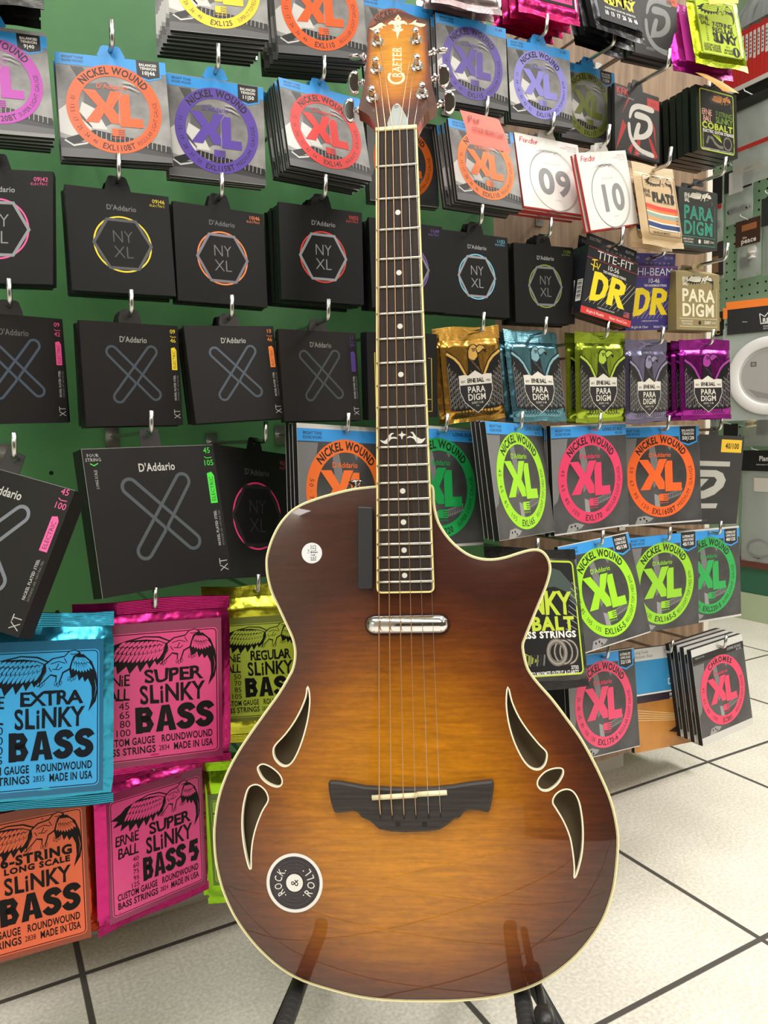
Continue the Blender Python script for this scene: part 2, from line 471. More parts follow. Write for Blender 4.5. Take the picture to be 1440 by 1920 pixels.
# where each front pack hangs: along wall, depth, height (m), swing angles (deg), width, height
POSE = {
    'A1': (0.2626, 0.8207, 1.2091, -14.7, -9.4, 0.6, 0.102, 0.103),
    'A2': (0.3801, 0.82, 1.2146, -11.5, -2.7, -1.9, 0.1038, 0.1028),
    'A3': (0.4954, 0.8419, 1.2066, 0.7, 0.4, -3.5, 0.1061, 0.1072),
    'A4': (0.5892, 0.8205, 1.1981, -3.6, -2.0, -0.2, 0.103, 0.1024),
    'A5': (0.6997, 0.8215, 1.1935, -2.7, -2.1, -1.6, 0.1024, 0.1009),
    'A6': (0.8117, 0.8498, 1.198, 0.2, -0.4, -0.8, 0.1033, 0.1035),
    'A7': (0.8723, 0.8154, 1.1692, 1.1, -2.8, 2.3, 0.0903, 0.094),
    'A8': (1.0485, 0.8201, 1.2015, 1.3, -1.5, -1.2, 0.0964, 0.0966),
    'B0': (0.0432, 0.824, 1.0772, -7.7, -7.5, -1.1, 0.0957, 0.1027),
    'B1': (0.1493, 0.8194, 1.0677, -10.7, -7.7, -0.7, 0.1049, 0.1029),
    'B2': (0.2539, 0.8202, 1.0636, -6.9, -0.6, 1.0, 0.1026, 0.1034),
    'B3': (0.3815, 0.8187, 1.0829, 4.5, -13.5, 0.9, 0.1057, 0.1036),
    'B4': (0.5172, 0.8768, 1.0864, -0.3, 0.6, -1.4, 0.1037, 0.1056),
    'B5': (0.6055, 0.8183, 1.076, 2.0, -9.9, 0.2, 0.1051, 0.1051),
    'F09': (0.716, 0.82, 1.0793, 0.6, -10.3, -0.2, 0.1121, 0.1009),
    'F10': (0.7908, 0.7904, 1.0604, 8.7, -3.7, -13.0, 0.1121, 0.1001),
    'FL': (0.8875, 0.7915, 1.0493, 2.3, -9.7, -0.5, 0.0874, 0.1197),
    'PB': (1.0024, 0.8155, 1.0494, 6.8, 1.5, -3.1, 0.1025, 0.0856),
    'C0': (0.0344, 0.8184, 0.9417, -22.1, -5.9, 2.3, 0.103, 0.108),
    'C1': (0.1485, 0.8209, 0.9381, -0.3, -4.9, 0.0, 0.1014, 0.1041),
    'C2': (0.2524, 0.8216, 0.9331, 3.2, -1.8, 0.6, 0.1016, 0.1025),
    'C3': (0.371, 0.8189, 0.9438, -1.2, 0.0, 0.7, 0.1033, 0.1064),
    'C4': (0.4851, 0.819, 0.9399, 0.3, -1.5, 0.4, 0.1038, 0.1058),
    'C5': (0.5883, 0.8201, 0.9375, -0.6, -1.8, 0.6, 0.103, 0.1042),
    'C6': (0.7024, 0.8204, 0.9331, -0.7, -0.3, -1.1, 0.1029, 0.1038),
    'DRb': (0.8033, 0.8007, 0.9327, 1.6, 1.0, 9.6, 0.0997, 0.0929),
    'DRp': (0.9237, 0.8347, 0.9305, -2.9, 6.5, -2.9, 0.1, 0.0946),
    'PG': (1.009, 0.8199, 0.9273, 1.7, -0.2, -1.3, 0.1025, 0.0867),
    'D0': (0.0403, 0.8212, 0.808, 18.6, 2.2, -0.6, 0.101, 0.1039),
    'D1': (0.1515, 0.8202, 0.8043, 9.0, 1.0, -0.3, 0.102, 0.1051),
    'D2': (0.2607, 0.8196, 0.8071, 3.0, -5.3, -2.5, 0.1035, 0.1049),
    'D3': (0.3638, 0.8202, 0.8056, 5.2, -3.0, -0.2, 0.1027, 0.1043),
    'D4': (0.4746, 0.8195, 0.8066, 4.1, 2.8, -1.3, 0.1041, 0.1045),
    'P1': (0.5794, 0.8203, 0.81, -0.1, 0.3, -4.7, 0.0943, 0.1219),
    'P2': (0.6833, 0.8199, 0.8093, 3.3, -8.6, 0.1, 0.0978, 0.1256),
    'P3': (0.8034, 0.8199, 0.8087, 0.1, 0.0, -0.7, 0.0966, 0.1284),
    'P4': (0.896, 0.8201, 0.8036, 4.5, 0.8, -1.5, 0.0966, 0.1231),
    'P5': (1.027, 0.8199, 0.808, -9.8, -2.5, -0.3, 0.0986, 0.125),
    'E0': (-0.0013, 0.7722, 0.6484, -36.3, -19.0, 15.9, 0.1429, 0.1371),
    'E1': (0.1655, 0.7923, 0.6575, 16.9, -9.5, -0.1, 0.1476, 0.1457),
    'E2': (0.2883, 0.8522, 0.6476, 27.4, -6.1, 7.5, 0.1424, 0.1507),
    'E3': (0.393, 0.8223, 0.6699, 15.1, -3.5, 3.3, 0.1449, 0.1553),
    'E4': (0.5252, 0.8202, 0.6664, 10.4, -5.5, 3.8, 0.15, 0.1565),
    'E5': (0.639, 0.7963, 0.6704, 22.8, -8.3, 2.2, 0.1515, 0.1514),
    'E6': (0.7893, 0.8249, 0.6641, 2.4, -1.5, -0.8, 0.1517, 0.1556),
    'E7': (0.9567, 0.8444, 0.6594, -9.4, -3.4, 0.2, 0.1524, 0.1566),
    'E8': (1.0923, 0.8609, 0.6437, -2.4, 2.3, 3.6, 0.1503, 0.1518),
    'F1': (0.6444, 0.7752, 0.4861, 1.5, -15.6, 7.4, 0.1573, 0.1879),
    'F2': (0.7976, 0.8052, 0.4987, 4.3, -13.5, -2.7, 0.152, 0.1544),
    'F3': (0.9478, 0.8314, 0.4894, -3.1, -1.4, 0.2, 0.1525, 0.1501),
    'F4': (1.0803, 0.8497, 0.484, -1.3, -3.5, 1.1, 0.1511, 0.1569),
    'G1': (0.8154, 0.8261, 0.32, 5.5, -8.4, 5.2, 0.151, 0.1526),
    'G2': (0.9765, 0.8486, 0.2929, -2.5, -6.8, 3.1, 0.1495, 0.1654),
    'G3': (1.052, 0.8001, 0.3051, 2.2, -7.0, -2.7, 0.1319, 0.1547),
    'H1': (0.0316, 0.7758, 0.4825, -12.4, -5.8, 3.4, 0.1448, 0.1864),
    'H2': (0.1505, 0.8002, 0.4783, -10.2, 5.1, 1.7, 0.1556, 0.1897),
    'H3': (0.2768, 0.8366, 0.4722, -22.3, -1.0, -0.4, 0.1227, 0.1869),
    'H4': (0.0102, 0.8316, 0.2962, -1.3, -5.5, 1.7, 0.147, 0.1559),
    'H5': (0.1469, 0.8435, 0.2931, 17.9, -4.5, 4.1, 0.1364, 0.1697),
    'T1': (0.5796, 0.8211, 1.3093, -12.9, -17.7, 4.9, 0.092, 0.1264),
    'T2': (0.7117, 0.8213, 1.3264, -11.1, -17.5, 6.2, 0.0893, 0.1245),
    'T3': (0.8126, 0.8018, 1.3148, -0.9, -16.2, 1.6, 0.0894, 0.1137),
    'T4': (0.9183, 0.8233, 1.3176, 1.2, 1.3, -2.8, 0.089, 0.0897),
    'T5': (1.021, 0.8013, 1.3176, -10.8, -15.0, 2.0, 0.0945, 0.1177),
    'A0': (0.0484, 0.8215, 1.1922, -16.1, -17.2, -1.4, 0.0875, 0.1232),
    'H6': (0.2688, 0.8613, 0.2564, -22.9, 5.8, 0.3, 0.1228, 0.1958),
    'F5': (0.735, 0.87, 0.285, 0, -3, 0, 0.152, 0.155),
    'T6': (1.003, 0.8193, 1.3096, -10.8, -15.0, 2.0, 0.108, 0.1177),
}

# ------------------------------------------------------------------ printed artwork
def arcpts(cx, cy, r, a0, a1, n=10):
    return [(cx + r * math.cos(R(a0 + (a1 - a0) * i / n)), cy + r * math.sin(R(a0 + (a1 - a0) * i / n))) for i in range(n + 1)]
def rrect(x0, y0, x1, y1, r, n=5):
    return (arcpts(x1 - r, y1 - r, r, 0, 90, n) + arcpts(x0 + r, y1 - r, r, 90, 180, n) + arcpts(x0 + r, y0 + r, r, 180, 270, n) + arcpts(x1 - r, y0 + r, r, 270, 360, n))

MIST = noise_mat('print_mist', (78, 78, 80), (170, 169, 167), 22.0, rough=0.38, lo=.3, hi=.7)
DUSK = noise_mat('print_dusk', (34, 34, 36), (86, 86, 88), 14.0, rough=0.38, lo=.3, hi=.72)
BLUE = mat((52, 150, 226), rough=.4)
DKBLUE = mat((28, 40, 56), rough=.4)
EDGE = mat((205, 204, 200), rough=.5)
BLACKCARD = mat((17, 17, 18), rough=.45, spec=.3)
XTCARD = mat((24, 22, 22), rough=.5, spec=.3)
LTGREY = mat((170, 172, 176), rough=.35)
MIDGREY = mat((96, 98, 102), rough=.35)
PRINTBLACK = mat((20, 20, 22), rough=.4)

def envelope_body(A, w, h, th, side, plate):
    A.box(-w / 2 + .4, w / 2 - .4, .5, th - .5, -h / 2, h / 2, side)
    for y0 in (0, th - .5):
        A.box(-w / 2, w / 2, y0, y0 + .5, -h / 2, h / 2, plate)

def hang_tab(t, w, h, m, base=27, top=16, tall=12, cx=0, hole=2.6, name='hang_tab'):
    A = Art()
    n = 24
    z0 = h / 2 - .3
    hz = z0 + tall - 5.2
    outer, inner = [], []
    out = [(cx - base / 2, z0), (cx + base / 2, z0), (cx + top / 2, z0 + tall), (cx - top / 2, z0 + tall)]
    for k in range(n):           # ray from hole centre to the outline
        a = 2 * math.pi * (k + .5) / n - math.pi * .75
        d = (math.cos(a), math.sin(a))
        best = 1e9
        for i in range(4):
            p, q = out[i], out[(i + 1) % 4]
            ex, ey = q[0] - p[0], q[1] - p[1]
            den = d[0] * ey - d[1] * ex
            if abs(den) < 1e-9: continue
            tt = ((p[0] - cx) * ey - (p[1] - hz) * ex) / den
            ss = ((p[0] - cx) * d[1] - (p[1] - hz) * d[0]) / den
            if tt > 0 and -1e-6 <= ss <= 1 + 1e-6: best = min(best, tt)
        outer.append((cx + d[0] * best, hz + d[1] * best))
        inner.append((cx + d[0] * hole, hz + d[1] * hole))
    A.holed(outer, inner, .2, .9, m)
    A.build(name, t)
    return cx, hz

def logo_dad(A, x, y, h, m, lay=4, width=None, bold=.02):
    A.text("D'Addario", x, y, h, m, lay, bold=bold, width=width, res=3)

def xl_art(A, col, code, gauge, words, badge, bass=False, title='NICKEL WOUND', right=None, dark=False, lean=None):
    c = mat(col, rough=.36)
    top, bot = 51.5, -51.5
    A.rect(-51.7, bot, 51.7, top, DUSK if (bass or dark) else MIST, 1)
    if not (bass or dark):
        g = mat((58, 58, 60), rough=.4); g2 = mat((92, 92, 94), rough=.4); wh = mat((206, 205, 202), rough=.4)
        A.poly([(-51.7, -51.5), (51.7, -51.5), (51.7, -37), (30, -32), (0, -31), (-30, -36), (-51.7, -33)], g, 2)
        A.poly([(-51.7, -51.5), (51.7, -51.5), (51.7, -46), (0, -42), (-51.7, -43)], g2, 3)
        A.poly([(-51.7, -6), (-40, 4), (-33, -6), (-22, -20), (-26, -30), (-40, -31), (-51.7, -28)], wh, 3)
        A.poly([(-26, 22), (-6, 26), (6, 14), (2, -12), (-14, -22), (-30, -10)], g2, 2)
        A.poly([(-30, 4), (-18, -2), (-8, -22), (-22, -22), (-34, -10)], wh, 3)
        A.poly([(-46, -33), (-20, -23), (51, -35), (51, -43), (-20, -30), (-44, -40)], PRINTBLACK, 4)
        for i in range(16):
            x = -18 + i * 4.3
            y = -26.6 - (x + 18) * .155
            A.stroke([(x, y + 2.6), (x - .6, y - 4)], .45, wh, 5)
        A.stroke([(-48, -35), (-40, -40), (-28, -37), (-20, -30)], 1.6, wh, 5)
        for i in range(9):
            A.stroke([(-38 + i * 1.3, 39), (-33 + i * 1.2, 30), (-34 + i * 1.5, 22 + i * .7)], .7, PRINTBLACK, 3)
        for i in range(4):
            A.stroke([(9, 27.5 - i * 2.1), (16, 27 - i * 2.2), (25, 23 - i * 2.2)], 1.1, PRINTBLACK if i % 2 else wh, 6, taper=True)
    else:
        l1 = mat((118, 118, 120), rough=.4); l2 = mat((150, 150, 150), rough=.4)
        A.poly([(-51.7, 40), (-30, 40), (-38, 5), (-46, -20), (-51.7, -24)], l1, 2)
        A.poly([(6, 40), (20, 40), (16, 33), (12, 26), (8, 33)], l1, 2)
        A.poly([(-16, 38), (-9, 36), (-2, 6), (-6, -10), (-11, -14), (-13, 10)], l1, 2)
        A.poly([(-10, -20), (-4, -22), (-2, -42), (-9, -41)], l2, 2)
        for i in range(9):
            A.stroke([(9 + i * 2.2, -20 + i * .5), (9 + i * 2.2, -27 + i * .5)], .5, l2, 3)
        A.stroke([(8, -21), (28, -15.6)], .5, l2, 3); A.stroke([(8, -26), (28, -20.6)], .5, l2, 3)
        A.poly([(-36, -51.5), (-32, -44), (-22, -43), (-12, -46), (-16, -49), (-26, -51.5)], l2, 2)
        for dx, dy in ((-29, -46.5), (-24, -46), (-21, -48.5)): A.disc(dx, dy, 1.2, PRINTBLACK, 3, 12)
    if title == 'NICKEL WOUND' and not dark:
        A.poly([(-51.7, top), (51.7, top), (51.7, top - 13), (30, top - 12.5), (0, top - 11.5), (-51.7, top - 11.5)] if not bass else
               [(-51.7, top), (51.7, top), (51.7, top - 10.5), (-51.7, top - 10.5)], BLUE, 7)
        A.text('BRIGHT TONE', -46, top - 3.6, 2.4, DKBLUE, 8, 'l', .02, width=20)
        A.text('ROUND WOUND', -46, top - 7.2, 2.4, DKBLUE, 8, 'l', .02, width=20)
    elif dark and bass:
        A.rect(-51.7, top - 9, 51.7, top, PRINTBLACK, 7)
        A.text('RIBBON WOUND', -46, top - 3, 1.8, LTGREY, 8, 'l', .01, width=18)
    if badge:
        if bass and title != 'NICKEL WOUND' or (badge and badge[0] == 'plain'):
            A.text(badge[1], 46, top - 4, 3.0, DKBLUE if not dark else LTGREY, 8, 'r', .03)
            if len(badge) > 2: A.text(badge[2], 46, top - 8, 2.4, DKBLUE if not dark else LTGREY, 8, 'r', .02)
        else:
            x0, x1, yb = (23.5, 45.5, top - 19) if not bass else (26, 47.5, top - 19)
            P = [(x0, top), (x1, top), (x1, yb + 3), ((x0 + x1) / 2, yb), (x0, yb + 3)]
            A.poly([(x0 - 1.6, top), (x1 + 1.6, top), (x1 + 1.6, yb + 2), ((x0 + x1) / 2, yb - 2), (x0 - 1.6, yb + 2)], BLUE, 8)
            A.poly(P, mat((30, 30, 32), rough=.4), 9)
            xm = (x0 + x1) / 2
            A.text(badge[0], xm, top - 4.4, 2.5, WHITE, 10, 'c', .03, width=17)
            A.text(badge[1], xm, top - 8, 2.5, WHITE, 10, 'c', .03, width=16)
            A.text(badge[2].replace('-', '|'), xm, top - 12.6, 3.6, WHITE, 10, 'c', .03)
    A.ring(0, -1, 44.5, 33.3, c, 11)
    ink = mat((26, 24, 26), rough=.45)
    big = 7.0 if title == 'NICKEL WOUND' else 6.4
    A.arc(title, 0, -1, 39, 141 if title == 'NICKEL WOUND' else 128, 36 if title == 'NICKEL WOUND' else 52, big, ink, 12, bold=.035)
    A.arc(code, 0, -1, 39, 273 - 2.9 * len(code), 273 + 2.9 * len(code), 5.6, ink, 12, bold=.02, out=False)
    A.arc(gauge, 0, -1, 39, 163, 243, 4.2, ink, 12, out=False)
    A.arc(words, 0, -1, 39, 300, 375, 4.2, ink, 12, out=False)
    logo_dad(A, -1.5, 21.5, 4.6, c, 12, width=29, bold=.01)
    A.poly([(-29, 17), (-17, 17), (-8, 4.5), (-3, 17), (8.5, 17), (-1.5, 0), (9, -15.5), (-4, -15.5), (-10.2, -5.5), (-15.5, -15.5), (-28, -15.5), (-16, 1)], c, 13)
    A.poly([(4.5, 15), (14.5, 15), (14.5, -9), (26, -9), (26, -18), (4.5, -18)], c, 14)
    A.stroke([(8.3, 17), (4.1, 9.8), (4.1, -16)], .9, DUSK if bass else MIST, 15)
    A.rect(-4, -28, 8, -20.5, c, 13)
    for i in range(3): A.rect(1.5, -22.6 - i * 2, 8, -21.8 - i * 2, mat((70, 66, 66), rough=.5), 14)
    A.text('MADE IN USA', 2, -30, 1.7, c, 13, width=12)

def xl_pack(t, w, h, col, code, gauge, words, badge, bass=False, **kw):
    th = 9 if bass else 5
    A = Art(); A.k = w / 103.5
    envelope_body(A, w, h, th, mat((22, 22, 23), rough=.5), EDGE if bass else mat((140, 140, 140), rough=.5))
    xl_art(A, col, code, gauge, words, badge, bass, **kw)
    A.build('envelope', t)
    if bass:
        return 0, h / 2 - 7.5
    tabm = BLACKCARD if kw.get('dark') else BLUE
    return hang_tab(t, w, h, tabm, 29, 17, 13)

def ny_pack(t, w, h, col, gauge, grey=(150, 153, 158), logo=None, hexg=None):
    A = Art(); A.k = w / 103
    A.box(-w / 2, w / 2, 0, 5, -h / 2, h / 2, BLACKCARD)
    g = mat(grey, rough=.3, metal=.3); lg = mat(logo or (150, 150, 152), rough=.35)
    hg = mat(hexg or grey, rough=.3, metal=.3)
    logo_dad(A, 2, 35, 5.0, lg, 2, width=30)
    A.ring(1, -2.5, 29, 27.4, mat(col, rough=.4), 2)
    A.stroke([(1 + 28.6 * math.cos(R(a)), -2.5 + 28.6 * math.sin(R(a))) for a in range(0, 360, 60)], 2.9, hg, 3, closed=True)
    A.text('NY', 1, 5.5, 12, g, 3, bold=-.012, width=21, res=4)
    A.text('XL', 1, -10.5, 12, g, 3, bold=-.012, width=20, res=4)
    A.text(gauge.replace('-', '|'), 47, 46, 4, mat(col, rough=.4), 2, 'r')
    A.text('ELECTRIC', 47, 41.4, 2.2, mat(col, rough=.4), 2, 'r', sp=.1, width=16)
    A.build('envelope', t)
    return hang_tab(t, w, h, BLACKCARD, 27, 17, 15)

def xt_logo(A, k, m, lay):
    pts = [(0, -9)]
    pts += arcpts(-28, 31, 7.4, 222, 48, 12)
    pts += arcpts(30.5, -27.5, 7.4, 44, -136, 12)
    pts += arcpts(9.6, -11, 4, -140, -215, 5)
    pts += arcpts(28, 33, 7.4, -32, 148, 12)
    pts += arcpts(-21.5, -31, 7.4, 150, 325, 12)
    pts += arcpts(-1.6, -12.5, 4, -35, 40, 5)
    P = [(x * k, y * k) for x, y in pts[1:]]
    n = 13
    A.stroke(P[-4:] + P[:n + 1], 3.3 * k, m, lay)          # upper left loop and the long arm down
    A.stroke(P[n:n + 19], 3.3 * k, m, lay + 1)
    A.stroke(P[n + 18:n + 33], 3.3 * k, m, lay + 2)
    A.stroke(P[n + 32:-3], 3.3 * k, m, lay + 3)

def xt_pack(t, w, h, col, g1, g2, bass=False, logo=(168, 168, 166), line=(86, 96, 106), dim=False):
    A = Art(); k = w / 102.5; A.k = k
    hh = h / 2 / k
    th = 20 if bass else 6
    A.box(-w / 2, w / 2, 0, th, -h / 2, h / 2, XTCARD)
    if bass:
        e = mat((128, 126, 126), rough=.5)
        A.stroke([(-51.1, -hh), (-51.1, hh), (51.1, hh)], .35, e, 1)
    lm = mat(line, rough=.32, metal=.4)
    logo_dad(A, 2, 36, 5.6, mat(logo, rough=.3, metal=.3), 2, width=29)
    xt_logo(A, .74, lm, 2)
    c = mat(col, rough=.42)
    A.text(g1, 45, 46.5, 4.2, c, 2); A.stroke([(42, 41.8), (44, 40.6), (48.5, 41)], .5, c, 2); A.text(g2, 45, 37, 4.2, c, 2)
    A.poly([(42.3, 6), (48.2, 6), (48.2, 27), (46.2, 30), (42.3, 29)], c, 2)
    A.text('ELECTRIC', 45.3, 17, 3.1, mat((40, 38, 38)), 3, rot=90, width=19)
    lg = mat((176, 176, 174), rough=.4)
    A.text('NICKEL PLATED STEEL', 44.6, -13, 2.1, lg, 2, rot=90, bold=.02, width=27)
    A.text('EXTENDED LIFE - NATURAL FEEL', 48.0, -13, 1.5, mat((120, 120, 118)), 2, rot=90, width=27)
    A.text('XT', 45.5, -41, 7.0, lg, 2, rot=90, bold=-.01, width=10)
    if bass:
        A.text('FOUR', -44, 46, 2.2, lg, 2); A.text('STRING', -44, 43, 2.2, lg, 2)
        A.stroke([(-46.5, 40.5), (-44, 39), (-41, 40.5)], .6, c, 2)
        A.text('LONG SCALE', -43.5, 29.5, 2.0, lg, 2, rot=90, width=13)
    A.build('box_body' if bass else 'envelope', t)
    return hang_tab(t, w, h, mat((42, 40, 41), rough=.45), 24 if bass else 26, 20 if bass else 17, 20 if bass else 14, hole=3.6 if bass else 2.6)

def smooth_closed(pts, k=4):
    n = len(pts); out = []
    for i in range(n):
        p0, p1, p2, p3 = pts[i - 1], pts[i], pts[(i + 1) % n], pts[(i + 2) % n]
        for s in range(k):
            t_ = s / k
            out.append(tuple(.5 * ((2 * p1[c]) + (-p0[c] + p2[c]) * t_ + (2 * p0[c] - 5 * p1[c] + 4 * p2[c] - p3[c]) * t_ ** 2 + (-p0[c] + 3 * p1[c] - 3 * p2[c] + p3[c]) * t_ ** 3) for c in (0, 1)))
    return out
def smooth_open(pts, k=4):
    q = [pts[0]] + list(pts) + [pts[-1]]; out = []
    for i in range(1, len(q) - 2):
        p0, p1, p2, p3 = q[i - 1], q[i], q[i + 1], q[i + 2]
        for s in range(k):
            t_ = s / k
            out.append(tuple(.5 * ((2 * p1[c]) + (-p0[c] + p2[c]) * t_ + (2 * p0[c] - 5 * p1[c] + 4 * p2[c] - p3[c]) * t_ ** 2 + (-p0[c] + 3 * p1[c] - 3 * p2[c] + p3[c]) * t_ ** 3) for c in (0, 1)))
    out.append(tuple(pts[-1]))
    return out

# ---- eagle emblem: light feathers drawn over dark under-feathers
def eagle(A, x0, y0, w, h, ink, fill, lay):
    X = lambda p: (x0 + (p[0] - 480) / 730 * w, y0 + (580 - p[1]) / 355 * h)
    L = lambda q: [X(p) for p in q]
    lw = w / 125 * .8
    def leaf(r, t, wd, lay_, m=None):
        dx, dy = t[0] - r[0], t[1] - r[1]
        k = math.hypot(dx, dy) or 1
        nx, ny = -dy / k * wd / 2, dx / k * wd / 2
        A.poly(L([r, (r[0] + dx * .35 + nx, r[1] + dy * .35 + ny), (r[0] + dx * .8 + nx * .8, r[1] + dy * .8 + ny * .8), t, (r[0] + dx * .8 - nx * .8, r[1] + dy * .8 - ny * .8), (r[0] + dx * .35 - nx, r[1] + dy * .35 - ny)]), m or fill, lay_)
    # dark under-wing with long spikes
    A.poly(L([(560, 322), (600, 292), (680, 268), (780, 248), (870, 256), (930, 286), (912, 345), (885, 392), (850, 428), (838, 400), (806, 446), (792, 408), (752, 462), (738, 416), (692, 468), (676, 420), (624, 462), (618, 412), (556, 440), (568, 396), (500, 404), (540, 368), (486, 352)]), ink, lay)
    for i in range(12):                                   # long row
        f = i / 11
        leaf((632 + 262 * f, 322 + 14 * math.sin(f * 3)), (588 + 262 * f, 384 + 20 * math.sin(f * 2.6)), 19, lay + 1)
    for i in range(12):                                   # middle row
        f = i / 11
        leaf((652 + 250 * f, 294 + 12 * math.sin(f * 3)), (610 + 256 * f, 342 + 16 * math.sin(f * 3)), 21, lay + 2, ink)
        leaf((652 + 250 * f, 296 + 12 * math.sin(f * 3)), (612 + 256 * f, 338 + 16 * math.sin(f * 3)), 17, lay + 3)
    for i in range(10):                                   # short coverts
        f = i / 9
        leaf((680 + 226 * f, 272 + 8 * f), (636 + 232 * f, 306 + 8 * math.sin(f * 3)), 22, lay + 4, ink)
        leaf((680 + 226 * f, 274 + 8 * f), (638 + 232 * f, 303 + 8 * math.sin(f * 3)), 18, lay + 5)
    A.poly(L([(700, 268), (780, 253), (866, 262), (922, 288), (914, 302), (866, 280), (786, 268)]), fill, lay + 6)
    A.stroke(L([(690, 272), (780, 252), (866, 261), (924, 288)]), lw * 1.3, ink, lay + 7)
    A.stroke(L([(720, 276), (790, 270), (862, 281), (912, 303)]), lw * 1.1, ink, lay + 7)
    # right wing: folded back with a long dark crescent
    A.poly(L([(1055, 265), (1120, 252), (1168, 296), (1194, 366), (1204, 450), (1190, 524), (1148, 580), (1168, 506), (1166, 440), (1146, 392), (1128, 412), (1116, 380), (1096, 404), (1086, 366), (1052, 390), (1040, 330)]), ink, lay)
    for i in range(8):
        f = i / 7
        leaf((1076 + 40 * f, 268 + 6 * f), (1056 + 116 * f, 340 + 18 * math.sin(f * 3)), 20, lay + 1)
    for i in range(6):
        f = i / 5
        leaf((1080 + 34 * f, 262 + 6 * f), (1070 + 84 * f, 304 + 8 * math.sin(f * 3)), 18, lay + 2, ink)
        leaf((1080 + 34 * f, 264 + 6 * f), (1071 + 83 * f, 300 + 8 * math.sin(f * 3)), 14, lay + 3)
    A.stroke(L([(1184, 400), (1192, 450), (1182, 505)]), lw * .8, fill, lay + 2, taper=True)
    # body, head, legs
    A.poly(L([(905, 300), (950, 268), (1015, 258), (1040, 232), (1075, 224), (1100, 238), (1112, 258), (1080, 262), (1062, 290), (1050, 335), (1010, 355), (1000, 385), (985, 420), (965, 415), (968, 375), (940, 365), (905, 400), (872, 428), (866, 415), (900, 370), (918, 335)]), ink, lay + 8)
    A.poly(L([(914, 304), (954, 274), (1018, 264), (1043, 237), (1074, 229), (1096, 242), (1066, 260), (1054, 288), (1042, 329), (1004, 349), (993, 382), (982, 410), (971, 407), (975, 366), (940, 357), (904, 391), (880, 412), (919, 341)]), fill, lay + 9)
    for q in ([(940, 300), (985, 288), (1020, 300)], [(950, 330), (985, 334), (1004, 320)], [(1048, 248), (1062, 252), (1082, 248)], [(985, 300), (970, 330)], [(1015, 270), (1030, 300)], [(930, 320), (945, 345)]):
        A.stroke(L(q), lw, ink, lay + 10)
    for cx_, cy_ in ((872, 418), (888, 424), (900, 414), (966, 418), (980, 424), (994, 416), (1040, 392), (1056, 398), (1072, 390)):
        leaf((cx_ + 6, cy_ - 20), (cx_ - 4, cy_ + 8), 13, lay + 10, ink); leaf((cx_ + 5, cy_ - 17), (cx_ - 3, cy_ + 4), 8, lay + 11)

def block_text(A, t, x, y, h, width, ink, gap, lay):
    """very heavy block capitals drawn with fat strokes"""
    W = {'B': .72, 'A': .80, 'S': .70, '5': .68, ' ': .22}
    S_ = smooth_open([(.60, .72), (.48, .865), (.26, .865), (.14, .73), (.22, .58), (.47, .46), (.54, .28), (.40, .135), (.20, .135), (.06, .29)], 3)
    tot = sum(W[c] for c in t) + .05 * (len(t) - 1)
    k = width / tot
    px = x - width / 2
    for c in t:
        P = lambda q: [(px + a * k, y - h / 2 + b * h) for a, b in q]
        tk = .27 * (k + h) / 2
        if c == 'S': A.stroke(P(S_), tk, ink, lay)
        elif c == 'B':
            A.poly(P([(0, 0), (.27, 0), (.27, 1), (0, 1)]), ink, lay)
            A.stroke(P([(.2, .87), (.46, .87), (.54, .74), (.46, .57), (.2, .55)]), tk * .84, ink, lay + 1); A.stroke(P([(.2, .54), (.48, .50), (.57, .30), (.48, .13), (.2, .13)]), tk * .84, ink, lay + 1)
        elif c == 'A':
            A.poly(P([(0, 0), (.24, 1), (.55, 1), (.80, 0), (.52, 0), (.48, .2), (.31, .2), (.27, 0)]), ink, lay); A.poly(P([(.34, .37), (.45, .37), (.395, .72)]), gap, lay + 1)
        elif c == '5': A.stroke(P([(.62, .87), (.17, .87), (.15, .53), (.38, .57), (.52, .36), (.38, .135), (.05, .17)]), tk, ink, lay)
        px += (W[c] + .05) * k

